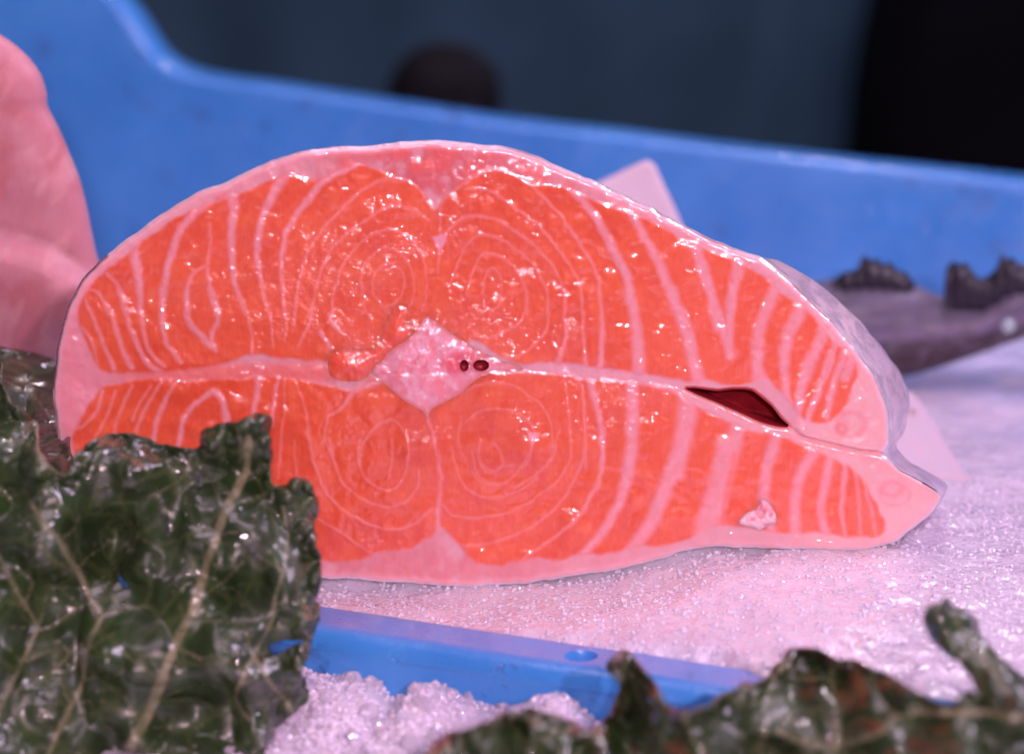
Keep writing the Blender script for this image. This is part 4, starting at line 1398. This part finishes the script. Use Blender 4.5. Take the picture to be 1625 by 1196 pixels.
LEAF2 = [(660, 1230), (672, 1193), (700, 1172), (740, 1150), (780, 1132), (810, 1126), (850, 1130), (890, 1145), (928, 1166), (946, 1164), (965, 1140), (976, 1115), (984, 1092), (976, 1076),
         (962, 1066), (968, 1048), (985, 1038), (1006, 1046), (1030, 1066), (1046, 1092), (1056, 1111), (1085, 1121), (1120, 1120), (1150, 1101), (1182, 1085), (1218, 1073), (1236, 1055), (1260, 1036),
         (1284, 1027), (1306, 1031), (1332, 1048), (1365, 1052), (1395, 1066), (1412, 1071), (1440, 1090), (1470, 1106), (1510, 1113), (1540, 1098), (1570, 1100), (1640, 1100), (1720, 1110), (1720, 1250), (1100, 1270), (700, 1270)]
V2_ = [(8, 8, K_([(850, 420), (850, 560), (840, 700), (840, 860)])), (6, 8, K_([(540, 800), (550, 640), (560, 520), (640, 400)])), (5, 5, K_([(200, 560), (250, 680), (300, 800)])),
       (10, 12, K_([(600, 660), (760, 720), (860, 740), (1000, 700), (1150, 620), (1400, 600), (1625, 590)])), (5, 6, K_([(1040, 560), (1100, 640), (1120, 700)])), (4, 4, [(800, 1140), (830, 1170), (840, 1200)]),
       (5, 5, [(1000, 1060), (1020, 1110), (1060, 1180)])]


def y2(P):
    y = -.100 - .00010 * (P[:, 1] - 1100) - .018 * smooth(1150, 1560, P[:, 0])
    y += .010 * np.exp(-((P[:, 0] - 1280) / 90) ** 2)
    y += -.010 * np.exp(-((P[:, 0] - 1110) / 45) ** 2) + .008 * np.exp(-((P[:, 0] - 1000) / 40) ** 2)
    return y


leaf('chard_leaf', 'crumpled wet green leaf with reddish brown edges along the bottom edge', LEAF2, y2, V2_, (.010, .022, .006), seed=5, edgecol=(.050, .024, .022), crinkle=.0062, scale=.8)
LEAF3 = [(1468, 985), (1467, 962), (1478, 957), (1488, 958), (1494, 952), (1500, 946), (1506, 956), (1512, 965), (1530, 972), (1548, 985), (1556, 1012), (1578, 1038), (1602, 1060), (1622, 1074), (1640, 1100), (1635, 1135), (1590, 1140),
         (1560, 1125), (1552, 1090), (1536, 1062), (1506, 1036), (1482, 1012)]


def y3(P):
    # rolled up like a tongue: the middle comes towards the viewer
    ax = np.array([(1485., 950.), (1530., 1030.), (1610., 1120.)])
    S = spline([(x, y) for x, y in ax], 4)
    d = dist_poly(P, np.array([(a, b) for a, b in S]))
    return -.088 - .010 * np.sqrt(np.clip(1 - (d / 38) ** 2, 0, 1)) - .00010 * (P[:, 1] - 1000)


leaf('chard_leaf', 'rolled dark green leaf tip standing up at the lower right corner', LEAF3, y3, [(5, 5, [(1510, 975), (1545, 1030), (1600, 1100)])], (.015, .032, .010), seed=8, edgecol=(.05, .06, .02), crinkle=.002, step=2.6, ndrop=30)

# ------------------------------------------------------------------ far background
M_teal = plain('dark teal cloth', (.040, .092, .142), .95, 8, .25, .002)
bx = 1.6
V = []; F = []
nx, nz_ = 90, 8
for j in range(nz_):
    for i in range(nx):
        x = -1.1 + 2.2 * i / (nx - 1)
        V.append((x, 1.25 + .012 * math.sin(x * 23) + .008 * math.sin(x * 51 + 1), -.6 + 1.4 * j / (nz_ - 1)))
for j in range(nz_ - 1):
    for i in range(nx - 1):
        F.append((j * nx + i, j * nx + i + 1, (j + 1) * nx + i + 1, (j + 1) * nx + i))
back = mesh('backdrop', V, F, M_teal)
tag(back, kind='structure')
M_tab = plain('dark counter', (.02, .02, .028), .7, 12, .3)
V = [(-1.2, -.4, -.092), (1.2, -.4, -.092), (1.2, 1.24, -.092), (-1.2, 1.24, -.092)]
V += [(x, y, z - .03) for x, y, z in V]
ground = mesh('counter', V, [(0, 1, 2, 3), (7, 6, 5, 4), (0, 4, 5, 1), (1, 5, 6, 2), (2, 6, 7, 3), (3, 7, 4, 0)], M_tab, smooth_=False)
tag(ground, kind='structure')

# black post at the right
M_blk = plain('black cloth', (.002, .002, .004), .9, 10, .3)
Yp = .80
P1 = at_y(np.array([1425., 1362., 1362, 1425]), np.array([-150., 330, 330, -150]), Yp)
V = []; F = []
prof = [(0, 0), (.006, -.012), (.02, -.018), (.25, -.018), (.30, 0), (.30, .12), (0, .12)]
rows = 12
for j in range(rows):
    py = -200 + 1100 * j / (rows - 1)
    px = 1462 - (py + 200) * .16 - 8 * math.sin(py / 90)
    b = at_y(px, py, Yp)
    for dx, dy in prof:
        V.append((b[0] + dx, b[1] + dy, b[2]))
m = len(prof)
for j in range(rows - 1):
    for i in range(m):
        k = (i + 1) % m
        F.append((j * m + i, j * m + k, (j + 1) * m + k, (j + 1) * m + i))
F.append(tuple(range(m))); F.append(tuple(range((rows - 1) * m, rows * m))[::-1])
post = mesh('black_cloth', V, F, M_blk)
tag(post, 'black cloth hanging in the dark at the top right behind the crate', 'cloth')

# dark brown rounded thing behind the rim
M_brn = plain('brown bristle', (.013, .014, .017), .9, 90, .5, .003)
c = at_y(706, 150, .50)
sv, sf = ico(4)
q = sv.copy()
q = q * (1 + .05 * fbm(sv[:, 0] * 2.5, sv[:, 1] * 2.5, sv[:, 2] * 2.5, 3, 3)[:, None])
q *= np.array([.0245, .025, .0225])
ball = mesh('brown_ball', q + c, sf, M_brn)
tag(ball, 'dark brown rounded lump showing above the blue crate rim in the background', 'lump')
# its stalk down to the counter
th = np.linspace(0, 2 * math.pi, 20, endpoint=False)
V = []
for z, r in ((c[2] - .012, .020), (c[2] - .05, .016), (c[2] - .10, .018), (-.091, .030)):
    V += [(c[0] + r * math.cos(a), c[1] + r * math.sin(a), z) for a in th]
F = [(k * 20 + i, k * 20 + (i + 1) % 20, (k + 1) * 20 + (i + 1) % 20, (k + 1) * 20 + i) for k in range(3) for i in range(20)]
mesh('stem', V, F, M_brn, ball)
